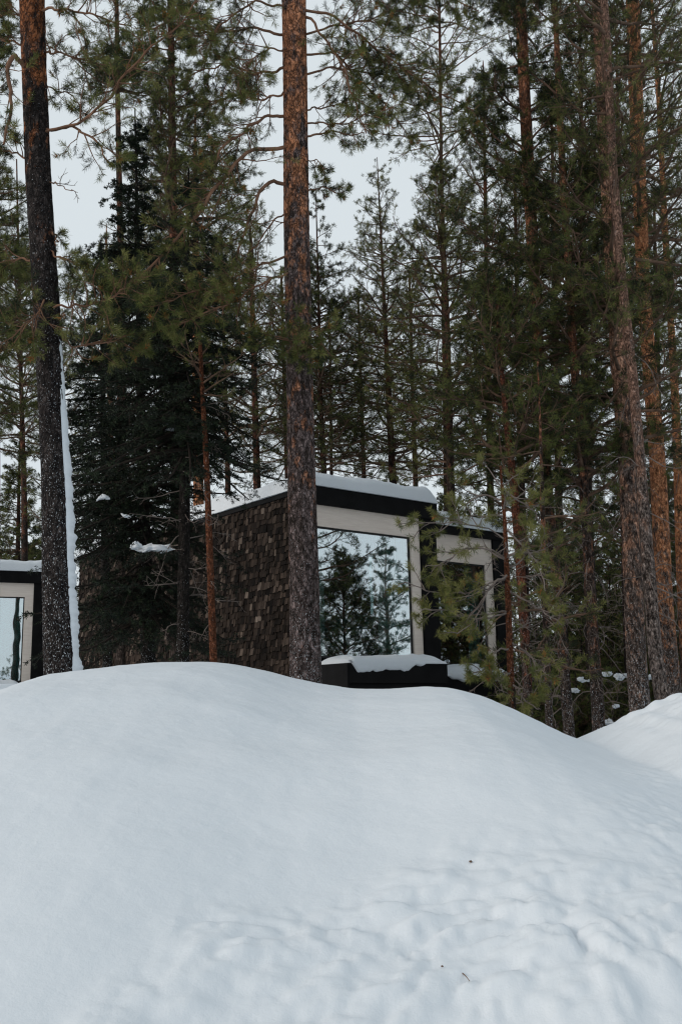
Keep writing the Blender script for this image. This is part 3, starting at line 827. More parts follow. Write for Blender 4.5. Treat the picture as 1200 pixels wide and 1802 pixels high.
def tree(name, label, pts, D, ztop, crown=None, bark=BARK_DIM, mats=PINE_MATS, seed=0, sides=14, rough=0.05, K=60, limbs=None,
         group=None, crown_ys=None, base_flare=1.12, top_r=0.012, limb_parts=None):
    """pts: (px, py, width px) down the trunk as the photo shows it, all at distance D; extended down into the snow and up to ztop"""
    rg = np.random.default_rng(1000 + seed)
    W3, rad = [], []
    for px, py, w in pts:
        p = at(px, py, D); W3.append(p); rad.append(w / F_PX * np.linalg.norm(p - CAM) / 2 * 0.98)
    W3, rad = np.array(W3), np.array(rad)
    o = np.argsort(W3[:, 2]); W3, rad = W3[o], rad[o]
    # down
    sl = (W3[1] - W3[0]) / (W3[1, 2] - W3[0, 2])
    zb = gz(W3[0, 0], D) - 0.15
    if W3[0, 2] > zb + 0.05:
        nb = W3[0] + sl * 0.6 * (zb - W3[0, 2]); nb[2] = zb
        rs = (rad[0] - rad[1]) / (W3[1, 2] - W3[0, 2]) if W3[1, 2] > W3[0, 2] else 0
        rb = rad[0] + np.clip(rs, 0, 0.02) * (W3[0, 2] - zb)
        W3 = np.vstack([nb, W3]); rad = np.r_[rb * base_flare, rad]
    if ztop > W3[-1, 2] + 0.2:
        sl = (W3[-1] - W3[-2]) / (W3[-1, 2] - W3[-2, 2])
        nt = W3[-1] + sl * 0.5 * (ztop - W3[-1, 2]); nt[2] = ztop
        W3 = np.vstack([W3, nt]); rad = np.r_[rad, top_r]
    zs = np.linspace(W3[0, 2], W3[-1, 2], K)
    P = np.stack([np.interp(zs, W3[:, 2], W3[:, 0]), np.interp(zs, W3[:, 2], W3[:, 1]), zs], 1)
    rr = np.interp(zs, W3[:, 2], rad)
    kern = np.ones(5) / 5
    for i in (0, 1):
        P[2:-2, i] = np.convolve(P[:, i], kern, 'valid')
    base = P[0] + np.array([0, 0, 0.15])
    e = thing(name, label, name.replace('_', ' ') if len(name.split('_')) < 3 else 'tree', tuple(base), 0, group)
    Pl = P - base
    part('trunk', [trunk_mesh(rg, Pl, rr, sides, rough)], bark, e)
    def tr(z):
        z = np.asarray(z)
        q = np.stack([np.interp(z, zs, P[:, 0]), np.interp(z, zs, P[:, 1]), z], 1)
        return q, np.interp(z, zs, rr)
    if limb_parts:
        for lp, w0, tuft in limb_parts:
            Q = np.array([at(a, b, D + c) for a, b, c in lp])
            Q[0] = tr([Q[0][2]])[0][0]
            r0 = w0 / F_PX * D / 2
            Qr = resample(Q, 26)
            nb = len(Qr)
            wig = np.stack([vnoise(np.arange(nb) * 0.45 + seed, np.full(nb, k * 3.1 + seed + len(lp)), 7) for k in range(3)], 1) * 0.05
            wig[0] = 0
            Qr = Qr + wig
            ch = [tubes(Qr[None] - base, (np.linspace(r0, r0 * 0.38, nb) * (1 + 0.25 * vnoise(np.arange(nb) * 0.9, np.zeros(nb), seed)))[None], 8, 4)]
            L = np.linalg.norm(np.diff(Qr, axis=0), axis=1).sum()
            m2 = max(2, int(L * ((9 if name == 'young_pine' else 15) if tuft > 0 else 7) * abs(tuft)))
            P2, L2 = grow(rg, Qr[None], np.array([min(L, 1.3)]), m2, 0.25, 1.0, 50, 6, 0.42, 0.16, 0.02, 0.3)
            ch.append(tubes(P2 - base, np.clip(0.010 * L2 + 0.003, 0.003, 0.01)[:, None] * np.linspace(1, 0.35, 6)[None], 4, 4 if tuft > 0 else 5))
            P3, L3 = grow(rg, P2, np.clip(L2, 0.15, 1), 4, 0.25, 1.0, 42, 4, 0.5, 0.18, 0.03, 0.3)
            ch.append(tubes(P3 - base, np.full((len(P3), 1), 0.0027) * np.linspace(1, 0.6, 4)[None], 3, 4 if tuft > 0 else 5))
            if tuft > 0:
                for P_, L_ in ((P2, L2), (P3, L3)):
                    ch.append(needles(rg, P_ - base, None, 46, 0.062, 0.0042, (20, 70), (0, 1, 2), (0.35, 0.4, 0.25), plen=L_, abs_span=0.11))
                k = rg.random(len(P3)) < 0.05
                if k.any(): ch.append(needles(rg, P3[k] - base, None, 26, 0.04, 0.008, (20, 85), (3,), (1.0,), plen=L3[k], abs_span=0.06))
            part('branch', ch, mats, e)
    if crown:
        c = dict(crown)
        ys = c.pop('ys')
        z_hi = min(at(pts[0][0], ys[0], D)[2], ztop - 0.05); z_lo = at(pts[0][0], ys[1], D)[2]
        if 'dead_ys' in c:
            dy = c.pop('dead_ys'); c['dead_z'] = (at(pts[0][0], dy[1], D)[2], at(pts[0][0], dy[0], D)[2])
        c['Rm'] = c['Rm']
        ch = crown_chunks(rg, lambda z: (tr(z)[0] - base, tr(z)[1]), max(z_lo, W3[0, 2] + 0.3), z_hi, **c)
        part('crown', ch, mats, e)
    e['_top'] = float(zs[-1])
    del e['_top']
    return e, tr, base

# --- the two near pines
A_PTS = [(57, 0, 37), (62, 150, 37), (69, 330, 40), (80, 500, 42), (91, 700, 45), (98, 850, 47), (103, 1040, 53), (109, 1200, 57)]
A_LIMBS = [
    ([(54, 143, 0), (43, 106, -.1), (29, 94, -.15), (15, 106, -.2), (11, 140, -.2), (20, 168, -.2), (22, 205, -.25), (6, 250, -.3)], 11, 0.35),
    ([(85, 227, 0), (112, 222, -.1), (138, 229, -.2), (165, 245, -.3), (181, 266, -.3), (194, 292, -.35)], 7, 0.5),
    ([(88, 232, 0), (135, 224, -.2), (165, 200, -.3), (190, 170, -.4), (215, 140, -.5), (245, 105, -.6), (285, 72, -.7), (320, 38, -.8), (352, -5, -.9)], 6, 0.8),
    ([(90, 306, 0), (108, 326, -.1), (137, 338, -.2)], 3, -0.6),
    ([(44, 78, 0), (20, 72, .1), (-14, 62, .2)], 6, 0.9),
    ([(50, 283, 0), (25, 268, .1), (-10, 256, .2)], 5, 1.0),
    ([(92, 405, 0), (100, 412, -.1), (99, 432, -.15)], 5, 0.3),
    ([(72, 20, 0), (110, 14, -.2), (165, 30, -.3), (235, 45, -.4)], 6, 1.3),
    ([(80, 545, 0), (130, 538, -.2), (168, 534, -.3), (210, 514, -.4), (250, 488, -.5)], 5, 1.6),
    ([(75, 470, 0), (40, 452, .1), (-5, 470, .2), (-50, 480, .3)], 5, 1.7),
    ([(78, 520, 0), (60, 560, -.4), (30, 590, -.5), (-20, 610, -.6)], 4, 1.5),
    ([(80, 440, 0), (110, 455, -.2), (135, 470, -.3), (160, 480, -.4)], 4, 1.3),
    ([(82, 590, 0), (130, 610, .3), (190, 600, .6), (250, 615, .9)], 4, 1.3),
    ([(60, 100, 0), (100, 90, .3), (150, 110, .5), (200, 95, .8)], 5, 1.2),
    ([(62, 130, 0), (95, 160, .3), (130, 170, .3), (150, 200, .4)], 4, 0.9),
    ([(58, 30, 0), (20, 20, .3), (-30, 40, .5)], 5, 1.4),
]
A, trA, baseA = tree('pine_tree', 'thick frosted pine trunk nearest the left edge, a strip of snow down its right side', A_PTS, 9.0, 15.5,
     dict(ys=(-700, -60), Rm=1.9, n1=26, m2=8, m3=4, nn=16, nl=0.06, nw=0.006, rust=0.02), bark=BARK_LEFT, mats=RUSTY_MATS, seed=1, sides=64, K=420, rough=0.10, limb_parts=A_LIMBS)
B_PTS = [(517, 0, 38), (520, 200, 40), (522, 430, 44), (527, 640, 46), (531, 840, 49), (535, 1000, 52), (538, 1200, 57)]
B_LIMBS = [
    ([(503, 323, 0), (478, 318, -.1), (456, 334, -.2), (443, 372, -.3), (432, 410, -.4), (417, 450, -.45), (404, 492, -.5)], 8, 0.5),
    ([(500, 198, 0), (466, 205, -.1), (430, 231, -.3), (400, 252, -.4), (368, 302, -.5)], 7, 1.0),
    ([(500, 256, 0), (450, 262, -.2), (412, 290, -.4), (386, 320, -.5), (340, 382, -.7), (302, 430, -.8), (272, 466, -.9), (235, 496, -1.0), (190, 525, -1.1)], 8, 1.3),
    ([(503, 356, 0), (470, 402, .1), (440, 443, .1), (411, 482, .2)], 4, -0.4),
    ([(538, 239, 0), (580, 234, -.1), (642, 237, -.2)], 5, 0.5),
    ([(538, 209, 0), (572, 220, -.1), (606, 219, -.2), (650, 200, -.3), (690, 190, -.4)], 4, 1.0),
    ([(536, 5, 0), (555, 45, -.1), (577, 82, -.2), (602, 112, -.3), (617, 160, -.3), (632, 200, -.4), (641, 234, -.4)], 6, 0.8),
    ([(536, 12, 0), (590, 28, .1), (640, 70, .2), (702, 112, .3), (762, 160, .4), (835, 192, .5)], 6, 1.5),
    ([(538, 194, 0), (571, 188, .1), (600, 180, .1), (640, 160, .2)], 4, 0.8),
    ([(503, 391, 0), (480, 392, .1), (444, 391, .1)], 3, -0.5),
    ([(542, 334, 0), (577, 333, .1), (606, 342, .2)], 4, 1.0),
    ([(538, 130, 0), (580, 120, .2), (630, 125, .4), (700, 140, .6), (740, 170, .7)], 5, 1.4),
    ([(500, 120, 0), (450, 130, .2), (400, 110, .4), (340, 130, .6)], 6, 1.5),
    ([(500, 60, 0), (440, 50, .1), (380, 60, .2), (300, 40, .3), (240, 60, .4)], 6, 1.5),
    ([(500, 160, 0), (460, 175, .4), (410, 165, .6), (360, 190, .8)], 5, 1.4),
    ([(545, 620, 0), (520, 600, -.5), (490, 590, -.6), (450, 610, -.7)], 4, 1.3),
    ([(540, 560, 0), (560, 580, -.3), (540, 610, -.5), (530, 640, -.5)], 4, 1.4),
    ([(506, 470, 0), (460, 500, -.5), (410, 530, -.7), (350, 560, -.9), (290, 575, -1.1)], 5, 1.4),
    ([(506, 440, 0), (450, 470, -.3), (400, 500, -.7), (330, 520, -1.0), (270, 540, -1.3)], 5, 1.4),
    ([(538, 60, 0), (570, 50, .2), (630, 40, .4), (690, 20, .6), (760, 30, .8)], 5, 1.4),
    ([(540, 280, 0), (560, 285, -.1), (575, 300, -.2)], 3, 0.6),
    ([(538, 90, 0), (590, 95, .3), (650, 160, .5), (700, 210, .7), (730, 260, .8)], 5, 1.1),
    ([(536, -20, 0), (600, -30, .2), (680, -10, .4), (760, -20, .6), (840, 20, .8)], 6, 1.2),
    ([(500, 20, 0), (450, 0, -.2), (400, 30, -.4), (350, 90, -.6)], 5, 1.3),
    ([(500, 90, 0), (470, 85, -.3), (430, 110, -.5), (415, 160, -.6)], 4, 1.2),
]
B, trB, baseB = tree('pine_tree', 'tall pine with orange flaking bark standing in front of the cabin corner', B_PTS, 10.4, 17.5,
     dict(ys=(-700, -50), Rm=2.1, n1=30, m2=8, m3=4, nn=16, nl=0.06, nw=0.006, rust=0.02), bark=BARK_MID, mats=RUSTY_MATS, seed=2, sides=64, K=420, rough=0.10, limb_parts=B_LIMBS)

# snow strip down the right side of the left pine
zz = np.linspace(at(100, 1196, 9.0)[2] - 0.25, at(100, 600, 9.0)[2], 260)
q, r = trA(zz)
fr = (zz - zz[0]) / (zz[-1] - zz[0])
wd_ = 0.031 * (1 - fr) ** 0.7 + 0.010
wd_ = wd_ * (1 + 0.7 * vnoise(zz * 5, zz * 0, 3) + 0.9 * vnoise(zz * 19, zz * 0 + 4, 5) + 0.6 * vnoise(zz * 47, zz * 0 + 4, 6)) * np.clip(1.15 + 1.0 * vnoise(zz * 2.3, zz * 0 + 9, 8) - np.clip((fr - 0.8) * 5, 0, 1.0), 0.05, 1)
ths = np.linspace(-0.6, 0.8, 15)
rows = []
for i in range(len(zz)):
    lift = wd_[i] * np.cos((ths - 0.1) / 0.7 * np.pi / 2 * 0.98) ** 0.6
    rows.append(np.stack([q[i, 0] + np.cos(ths) * (r[i] * 0.97 + lift), q[i, 1] + np.sin(ths) * (r[i] * 0.97 + lift), np.full(15, zz[i])], 1))
part('snow_crust', [((np.array(rows) - baseA).reshape(-1, 3), grid_faces(260, 15), 0, True)], SNOW, A)

# --- right-hand group
tree('pine_tree', 'stout pink-barked pine right of the notch in the snow, thickest of the right-hand group',
     [(1055, 0, 24), (1064, 200, 25), (1074, 400, 26), (1088, 640, 27), (1104, 840, 28), (1110, 960, 31), (1119, 1160, 34), (1126, 1255, 35)], 13.0, 19,
     dict(ys=(-500, 780), Rm=1.5, n1=60, m2=8, m3=4, nn=15, nl=0.06, nw=0.006, shape='col', dead=26, dead_ys=(700, 1200)), bark=BARK_PINK, seed=3, sides=32, K=220, rough=0.08)
tree('pine_tree', 'slim tan-barked trunk crossing in front of the stout pink pine',
     [(1066, 60, 13), (1078, 300, 14), (1096, 520, 16), (1110, 640, 17), (1128, 840, 18), (1137, 960, 21), (1153, 1160, 24), (1164, 1225, 24)], 12.2, 15,
     dict(ys=(-300, 250), Rm=1.1, n1=16, m2=7, m3=4, nn=15, nl=0.06, nw=0.006, dead=20, dead_ys=(600, 1200)), bark=BARK_TAN, seed=4, sides=28, K=200, rough=0.06)
tree('pine_tree', 'pine with bright orange upper trunk and dark frosted foot, near the right edge',
     [(1112, 0, 20), (1121, 250, 22), (1131, 500, 22), (1143, 660, 23), (1154, 780, 26), (1160, 880, 27), (1168, 1060, 29), (1181, 1215, 31)], 15.5, 21,
     dict(ys=(-500, 620), Rm=1.5, n1=80, m2=8, m3=4, nn=14, nl=0.06, nw=0.007, dead=24, dead_ys=(500, 1150)), bark=BARK_BRIGHT, seed=5, sides=28, K=200, rough=0.08)
tree('pine_tree', 'thin orange-barked pine farthest right, cut by the frame edge',
     [(1160, 200, 8), (1170, 420, 10), (1183, 620, 12), (1190, 760, 14), (1197, 1000, 16)], 21, 22,
     dict(ys=(-300, 700), Rm=1.5, n1=65, m2=7, m3=4, nn=14, nl=0.065, nw=0.008, dead=16, dead_ys=(600, 1100)), bark=BARK_BRIGHT, seed=6, K=120, sides=20)
tree('pine_tree', 'dark-crowned pine whose orange trunk shows at the top right of centre',
     [(915, 0, 17), (922, 150, 18), (932, 350, 20), (946, 600, 18), (966, 900, 17), (983, 1060, 17), (997, 1240, 19), (1001, 1290, 19)], 14.2, 20,
     dict(ys=(-500, 900), Rm=1.55, n1=100, m2=10, m3=5, nn=18, nl=0.065, nw=0.0075, shape='col', mats=((0, 1), (0.6, 0.4)), dead=30, dead_ys=(850, 1250)), bark=BARK_DIM, seed=7, sides=24, K=180, rough=0.07)
tree('pine_tree', 'slender dim trunk rising from the bottom of the snow notch, right one of the pair',
     [(976, 0, 8), (984, 200, 10), (992, 350, 12), (1008, 620, 14), (1023, 800, 16), (1033, 960, 17), (1041, 1100, 19), (1051, 1240, 22), (1053, 1290, 22)], 13.4, 16,
     dict(ys=(-250, 880), Rm=1.25, n1=80, m2=9, m3=4, nn=18, nl=0.06, nw=0.007, shape='col', mats=((0, 1), (0.6, 0.4)), dead=34, dead_ys=(800, 1260)), bark=BARK_DIM, seed=8, sides=24, K=180, rough=0.06)
tree('pine_tree', 'rust-red trunk just right of the cabin, foot hidden by the snowbank',
     [(872, 520, 5), (886, 700, 9), (904, 860, 14), (914, 980, 17), (924, 1140, 17), (930, 1272, 16)], 13.0, 7.7,
     dict(ys=(500, 930), Rm=1.0, n1=36, m2=9, m3=4, nn=18, nl=0.06, nw=0.007, mats=((0, 1), (0.5, 0.5)), dead=40, dead_ys=(880, 1250)), bark=bark_mat('bark_rust_red', 1.2, 3.5, low=0.4, high=0.6, orange=(0.24, 0.085, 0.05), grey=(0.10, 0.07, 0.06), frost=0.4, sc=1.4), seed=9, sides=24, K=140)
# --- behind the cabin
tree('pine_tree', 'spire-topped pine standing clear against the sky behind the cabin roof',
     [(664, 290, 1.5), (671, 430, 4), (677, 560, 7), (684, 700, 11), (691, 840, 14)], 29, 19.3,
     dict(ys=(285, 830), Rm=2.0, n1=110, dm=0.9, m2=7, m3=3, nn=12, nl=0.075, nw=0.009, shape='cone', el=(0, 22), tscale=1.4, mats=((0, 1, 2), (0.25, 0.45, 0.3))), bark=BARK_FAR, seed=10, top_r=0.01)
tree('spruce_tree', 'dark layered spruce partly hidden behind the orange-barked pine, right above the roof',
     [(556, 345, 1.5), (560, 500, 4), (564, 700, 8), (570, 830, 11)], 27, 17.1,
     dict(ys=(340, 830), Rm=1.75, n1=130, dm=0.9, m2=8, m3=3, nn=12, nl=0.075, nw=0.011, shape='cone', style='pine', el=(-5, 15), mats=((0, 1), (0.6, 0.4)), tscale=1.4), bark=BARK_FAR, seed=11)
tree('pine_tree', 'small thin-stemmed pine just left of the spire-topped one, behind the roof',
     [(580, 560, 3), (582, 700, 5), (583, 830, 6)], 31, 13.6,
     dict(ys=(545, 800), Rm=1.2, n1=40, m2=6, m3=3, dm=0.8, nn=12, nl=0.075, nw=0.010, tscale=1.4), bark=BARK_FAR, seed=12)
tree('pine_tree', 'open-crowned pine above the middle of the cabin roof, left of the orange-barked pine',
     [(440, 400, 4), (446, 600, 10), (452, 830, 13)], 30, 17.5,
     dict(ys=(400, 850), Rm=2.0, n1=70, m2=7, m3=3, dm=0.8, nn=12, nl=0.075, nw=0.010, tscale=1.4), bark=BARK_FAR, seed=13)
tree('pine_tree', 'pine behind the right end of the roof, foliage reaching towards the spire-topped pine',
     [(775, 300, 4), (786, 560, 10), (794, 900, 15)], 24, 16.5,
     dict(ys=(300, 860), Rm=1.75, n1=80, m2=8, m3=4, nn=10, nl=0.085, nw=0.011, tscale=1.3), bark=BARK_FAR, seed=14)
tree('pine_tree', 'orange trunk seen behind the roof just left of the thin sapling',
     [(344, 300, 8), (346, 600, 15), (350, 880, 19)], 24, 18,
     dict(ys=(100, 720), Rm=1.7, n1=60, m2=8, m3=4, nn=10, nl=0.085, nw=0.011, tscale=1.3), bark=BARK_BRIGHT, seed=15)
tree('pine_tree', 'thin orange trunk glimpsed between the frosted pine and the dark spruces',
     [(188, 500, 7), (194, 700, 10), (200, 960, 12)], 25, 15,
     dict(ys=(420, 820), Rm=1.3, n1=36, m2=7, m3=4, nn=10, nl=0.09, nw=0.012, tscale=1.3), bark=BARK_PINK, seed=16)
# --- dark spruces left of the cabin
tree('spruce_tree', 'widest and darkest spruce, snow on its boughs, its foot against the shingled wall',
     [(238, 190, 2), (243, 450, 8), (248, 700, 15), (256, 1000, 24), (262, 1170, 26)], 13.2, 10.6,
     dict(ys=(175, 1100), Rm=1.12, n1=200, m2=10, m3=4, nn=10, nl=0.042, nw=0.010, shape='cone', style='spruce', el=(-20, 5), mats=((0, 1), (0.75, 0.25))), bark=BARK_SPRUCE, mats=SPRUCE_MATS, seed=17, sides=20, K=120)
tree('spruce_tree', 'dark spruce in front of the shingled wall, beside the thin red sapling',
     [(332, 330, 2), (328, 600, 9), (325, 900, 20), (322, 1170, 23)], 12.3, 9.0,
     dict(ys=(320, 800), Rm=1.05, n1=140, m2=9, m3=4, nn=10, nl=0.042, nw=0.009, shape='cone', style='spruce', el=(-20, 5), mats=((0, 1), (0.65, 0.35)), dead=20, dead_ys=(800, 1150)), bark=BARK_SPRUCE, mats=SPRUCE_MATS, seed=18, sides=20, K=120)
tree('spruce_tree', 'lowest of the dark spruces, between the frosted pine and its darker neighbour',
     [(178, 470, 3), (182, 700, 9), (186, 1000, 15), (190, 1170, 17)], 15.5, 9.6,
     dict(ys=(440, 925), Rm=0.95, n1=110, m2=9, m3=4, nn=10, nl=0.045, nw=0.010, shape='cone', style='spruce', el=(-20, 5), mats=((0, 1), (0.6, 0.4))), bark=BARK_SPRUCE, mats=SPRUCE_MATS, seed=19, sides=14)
tree('pine_sapling', 'thin red-stemmed sapling in front of the shingled cabin wall',
     [(352, 600, 7), (357, 700, 8), (363, 800, 10), (369, 960, 12), (376, 1162, 13)], 11.6, 6.1,
     dict(ys=(560, 700), Rm=0.5, n1=8, m2=5, m3=3, nn=14, nl=0.05, nw=0.004, dead=14, dead_ys=(640, 1100)), bark=BARK_RED, seed=20, K=80)
# --- left background
tree('pine_tree', 'shadowy pine behind the thick frosted one, its crown filling the left edge',
     [(-58, 0, 14), (-50, 400, 20), (-42, 900, 26)], 14.5, 17,
     dict(ys=(-300, 800), Rm=1.35, n1=95, m2=9, m3=4, nn=15, nl=0.06, nw=0.007, shape='col'), bark=BARK_DIM, seed=21, K=80)
tree('spruce_tree', 'little spire spruce above the roof of the far left cabin',
     [(36, 765, 2), (34, 860, 5), (32, 990, 8)], 36, 12.4,
     dict(ys=(760, 1000), Rm=1.0, n1=70, m2=8, m3=3, nn=9, nl=0.09, nw=0.016, shape='cone', style='pine', el=(-5, 15), tscale=1.4), bark=BARK_FAR, seed=22)
tree('pine_tree', 'dim pine seen just behind the left of the frosted trunk, above the far cabin',
     [(30, 280, 2), (36, 600, 6), (44, 900, 10)], 34, 19.5,
     dict(ys=(290, 800), Rm=2.0, n1=80, m2=8, m3=4, nn=10, nl=0.085, nw=0.010, tscale=1.3), bark=BARK_FAR, seed=23)
tree('pine_tree', 'straight dim pine between the two near pines, rising above the dark spruces',
     [(300, -40, 9), (303, 200, 12), (306, 450, 15), (310, 800, 18)], 18.5, 19,
     dict(ys=(-500, 520), Rm=1.5, n1=84, m2=9, m3=4, nn=13, nl=0.07, nw=0.008, shape='col', mats=((0, 1, 2), (0.45, 0.4, 0.15))), bark=BARK_FAR, seed=24)
tree('pine_tree', 'tall pine left of the dark spruce tips, showing between frosted trunk and sky gap',
     [(205, -60, 6), (208, 200, 8), (214, 500, 12)], 24, 19,
     dict(ys=(-350, 160), Rm=1.3, n1=30, m2=8, m3=4, nn=11, nl=0.085, nw=0.010, shape='col', tscale=1.2), bark=BARK_FAR, seed=25)
# --- right background
RB = [(772, -60, 27, 24, 2.3, -400, 330, 'pine whose dark boughs close the sky gap at the upper right'),
      (850, 120, 30, 20.5, 1.7, 120, 900, 'deep green pine behind the dark-crowned pine, left of its trunk'),
      (1020, 60, 20, 19, 1.6, -300, 1000, 'dense pine filling the gap between the notch trunks and the stout pink pine'),
      (1085, 100, 24, 21, 1.8, -200, 1050, 'farther pine seen through the gap right of the stout pink pine'),
      (905, 300, 26, 17, 1.8, 260, 1050, 'farther pine behind the rust-red trunk'),
      (970, 200, 28, 20, 1.9, 150, 1080, 'pine far behind the pair of trunks in the notch'),
      (1150, 350, 30, 18, 1.8, 250, 1080, 'far pine glimpsed between the orange-topped pines at the right edge'),
      (720, 480, 34, 15, 1.8, 470, 860, 'far low pine between the spire-topped pine and the right end of the roof'),
      (630, 520, 36, 15, 1.8, 500, 860, 'far low pine directly left below the spire-topped crown'),
      (495, 480, 34, 16, 1.9, 470, 840, 'far pine just left of the orange-barked pine, above the roof'),
      (390, 420, 33, 17, 1.9, 400, 860, 'far pine above the left part of the roof, right of the orange trunk'),
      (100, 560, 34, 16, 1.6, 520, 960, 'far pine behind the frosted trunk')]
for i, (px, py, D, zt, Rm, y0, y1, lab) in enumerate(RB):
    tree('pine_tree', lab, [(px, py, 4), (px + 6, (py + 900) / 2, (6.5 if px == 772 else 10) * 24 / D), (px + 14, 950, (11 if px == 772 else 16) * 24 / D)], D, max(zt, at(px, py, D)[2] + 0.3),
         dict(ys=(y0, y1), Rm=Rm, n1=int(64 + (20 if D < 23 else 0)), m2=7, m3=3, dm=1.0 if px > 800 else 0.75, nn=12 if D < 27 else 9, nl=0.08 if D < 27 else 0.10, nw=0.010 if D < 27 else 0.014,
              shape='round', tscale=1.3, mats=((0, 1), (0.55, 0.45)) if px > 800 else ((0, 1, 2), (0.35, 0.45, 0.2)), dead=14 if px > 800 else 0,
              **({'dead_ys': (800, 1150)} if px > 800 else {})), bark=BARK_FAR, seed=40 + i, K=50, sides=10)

# --- young pine with bright tufts beside the cabin
R_LIMBS = [
    ([(893, 1020, 0), (860, 1025, -.1), (820, 1045, -.2), (770, 1040, -.3), (715, 1027, -.4)], 4, 0.9),
    ([(890, 950, 0), (850, 925, -.1), (800, 920, -.2), (755, 915, -.3), (705, 925, -.3)], 3, 0.8),
    ([(894, 1080, 0), (860, 1085, -.2), (825, 1090, -.3), (785, 1068, -.4), (745, 1075, -.5)], 4, 1.1),
    ([(896, 1140, 0), (870, 1150, -.2), (850, 1180, -.3), (820, 1190, -.4)], 4, 1.3),
    ([(898, 1180, 0), (885, 1200, -.2), (870, 1195, -.3), (850, 1160, -.3)], 4, 1.3),
    ([(893, 1040, 0), (930, 1060, -.2), (960, 1080, -.2), (990, 1100, -.2)], 4, 1.1),
    ([(896, 1130, 0), (930, 1150, -.2), (955, 1190, -.2), (940, 1220, -.2)], 4, 1.1),
    ([(893, 985, 0), (855, 962, -.1), (815, 965, -.2), (775, 990, -.3), (750, 1000, -.3)], 4, 1.1),
    ([(890, 880, 0), (850, 872, .1), (810, 890, .1), (780, 925, .1)], 4, 1.2),
    ([(890, 1010, 0), (855, 1045, -.3), (830, 1100, -.4), (805, 1115, -.5)], 4, 1.0),
    ([(886, 860, 0), (910, 880, .1), (940, 900, .1), (960, 940, .1)], 4, 1.2),
    ([(890, 930, 0), (920, 960, -.2), (950, 1000, -.3), (960, 1040, -.3)], 4, 1.1),
    ([(898, 1200, 0), (925, 1235, -.2), (950, 1250, -.2)], 4, 1.0),
]
tree('young_pine', 'young olive-green pine with brush-like tufts reaching across the right side of the window',
     [(880, 820, 4), (888, 920, 7), (893, 1040, 10), (897, 1160, 12), (902, 1262, 13)], 10.6, 4.3,
     dict(ys=(830, 1000), Rm=0.6, n1=6, m2=4, m3=2, nn=24, nl=0.058, nw=0.004, mats=((1, 2), (0.5, 0.5)), dead=16, dead_ys=(950, 1250)),
     bark=BARK_RED, mats=[ND_MID, ND_LITE, ND_LITE, ND_RUST, TWIG_GREY, TWIG_GREY], seed=60, K=60, limb_parts=R_LIMBS)

tree('young_pine', 'young pine with low drooping boughs between the rust-red trunk and the notch trunks',
     [(948, 690, 3), (953, 850, 7), (957, 1020, 10), (962, 1160, 12), (966, 1280, 13)], 11.9, 5.9,
     dict(ys=(700, 1190), Rm=0.8, n1=14, m2=5, m3=3, nn=20, nl=0.06, nw=0.0055, el=(-22, 10), mats=((0, 1, 2), (0.4, 0.4, 0.2)), dead=22, dead_ys=(950, 1250)),
     bark=BARK_DIM, seed=61, K=60)
tree('pine_tree', 'slender pine at the left edge with boughs beside the crooked limb',
     [(-22, -40, 7), (-14, 300, 10), (-6, 800, 14)], 17, 17,
     dict(ys=(-200, 640), Rm=1.0, n1=54, m2=8, m3=4, nn=15, nl=0.065, nw=0.007, shape='col'), bark=BARK_DIM, seed=62, K=60)
# --- two open pines off to the right of the frame: the window mirrors them
def mirror_spot(px, dist, b=0.0):
    a = a_on_front(px, b); w = K0[:2] + U * a + Vv * b
    d = norm(w - CAM[:2]); n = np.array([math.sin(ANG), -math.cos(ANG)])
    r_ = d - 2 * (d @ n) * n
    return w + r_ * dist
for i, (px, dist, h, Rm, lab) in enumerate([(612, 12, 6.0, 1.35, 'broad dark pine mirrored in the left half of the big window'),
                                            (688, 15, 6.9, 1.05, 'pine mirrored in the right half of the big window'),
                                            (563, 8, 9.0, 2.0, 'tall pine whose drooping boughs are mirrored in the top of the big window'),
                                            (800, 7, 6.8, 1.7, 'bushy pine mirrored in the left half of the narrow side window'),
                                            (850, 9, 7.6, 1.8, 'bushy pine mirrored in the right half of the narrow side window')]):
    x, y = mirror_spot(px, dist, 0.0 if i < 3 else 2.3)
    z0_ = gz(x, y); rg = np.random.default_rng(70 + i)
    e = thing('pine_tree', lab, 'pine tree', (x, y, z0_))
    zs = np.linspace(-0.1, h, 40); Pt = np.stack([0.1 * np.sin(zs), 0 * zs, zs], 1); rt_ = 0.11 * (1 - zs / h) + 0.012
    part('trunk', [trunk_mesh(rg, Pt, rt_, 12, 0.05)], BARK_DIM, e)
    part('crown', crown_chunks(rg, lambda z: (np.stack([0.1 * np.sin(z), 0 * z, z], 1), np.interp(z, zs, rt_)), 4.3 if i == 2 else 0.5, h - 0.05, Rm, 30 if i == 2 else ((95, 42)[i] if i < 2 else 120), dm=0.85, m2=8, m3=4, nn=14, nl=0.08, nw=0.011,
         mats=((0, 1), (0.6, 0.4)), shape='round'), PINE_MATS, e)

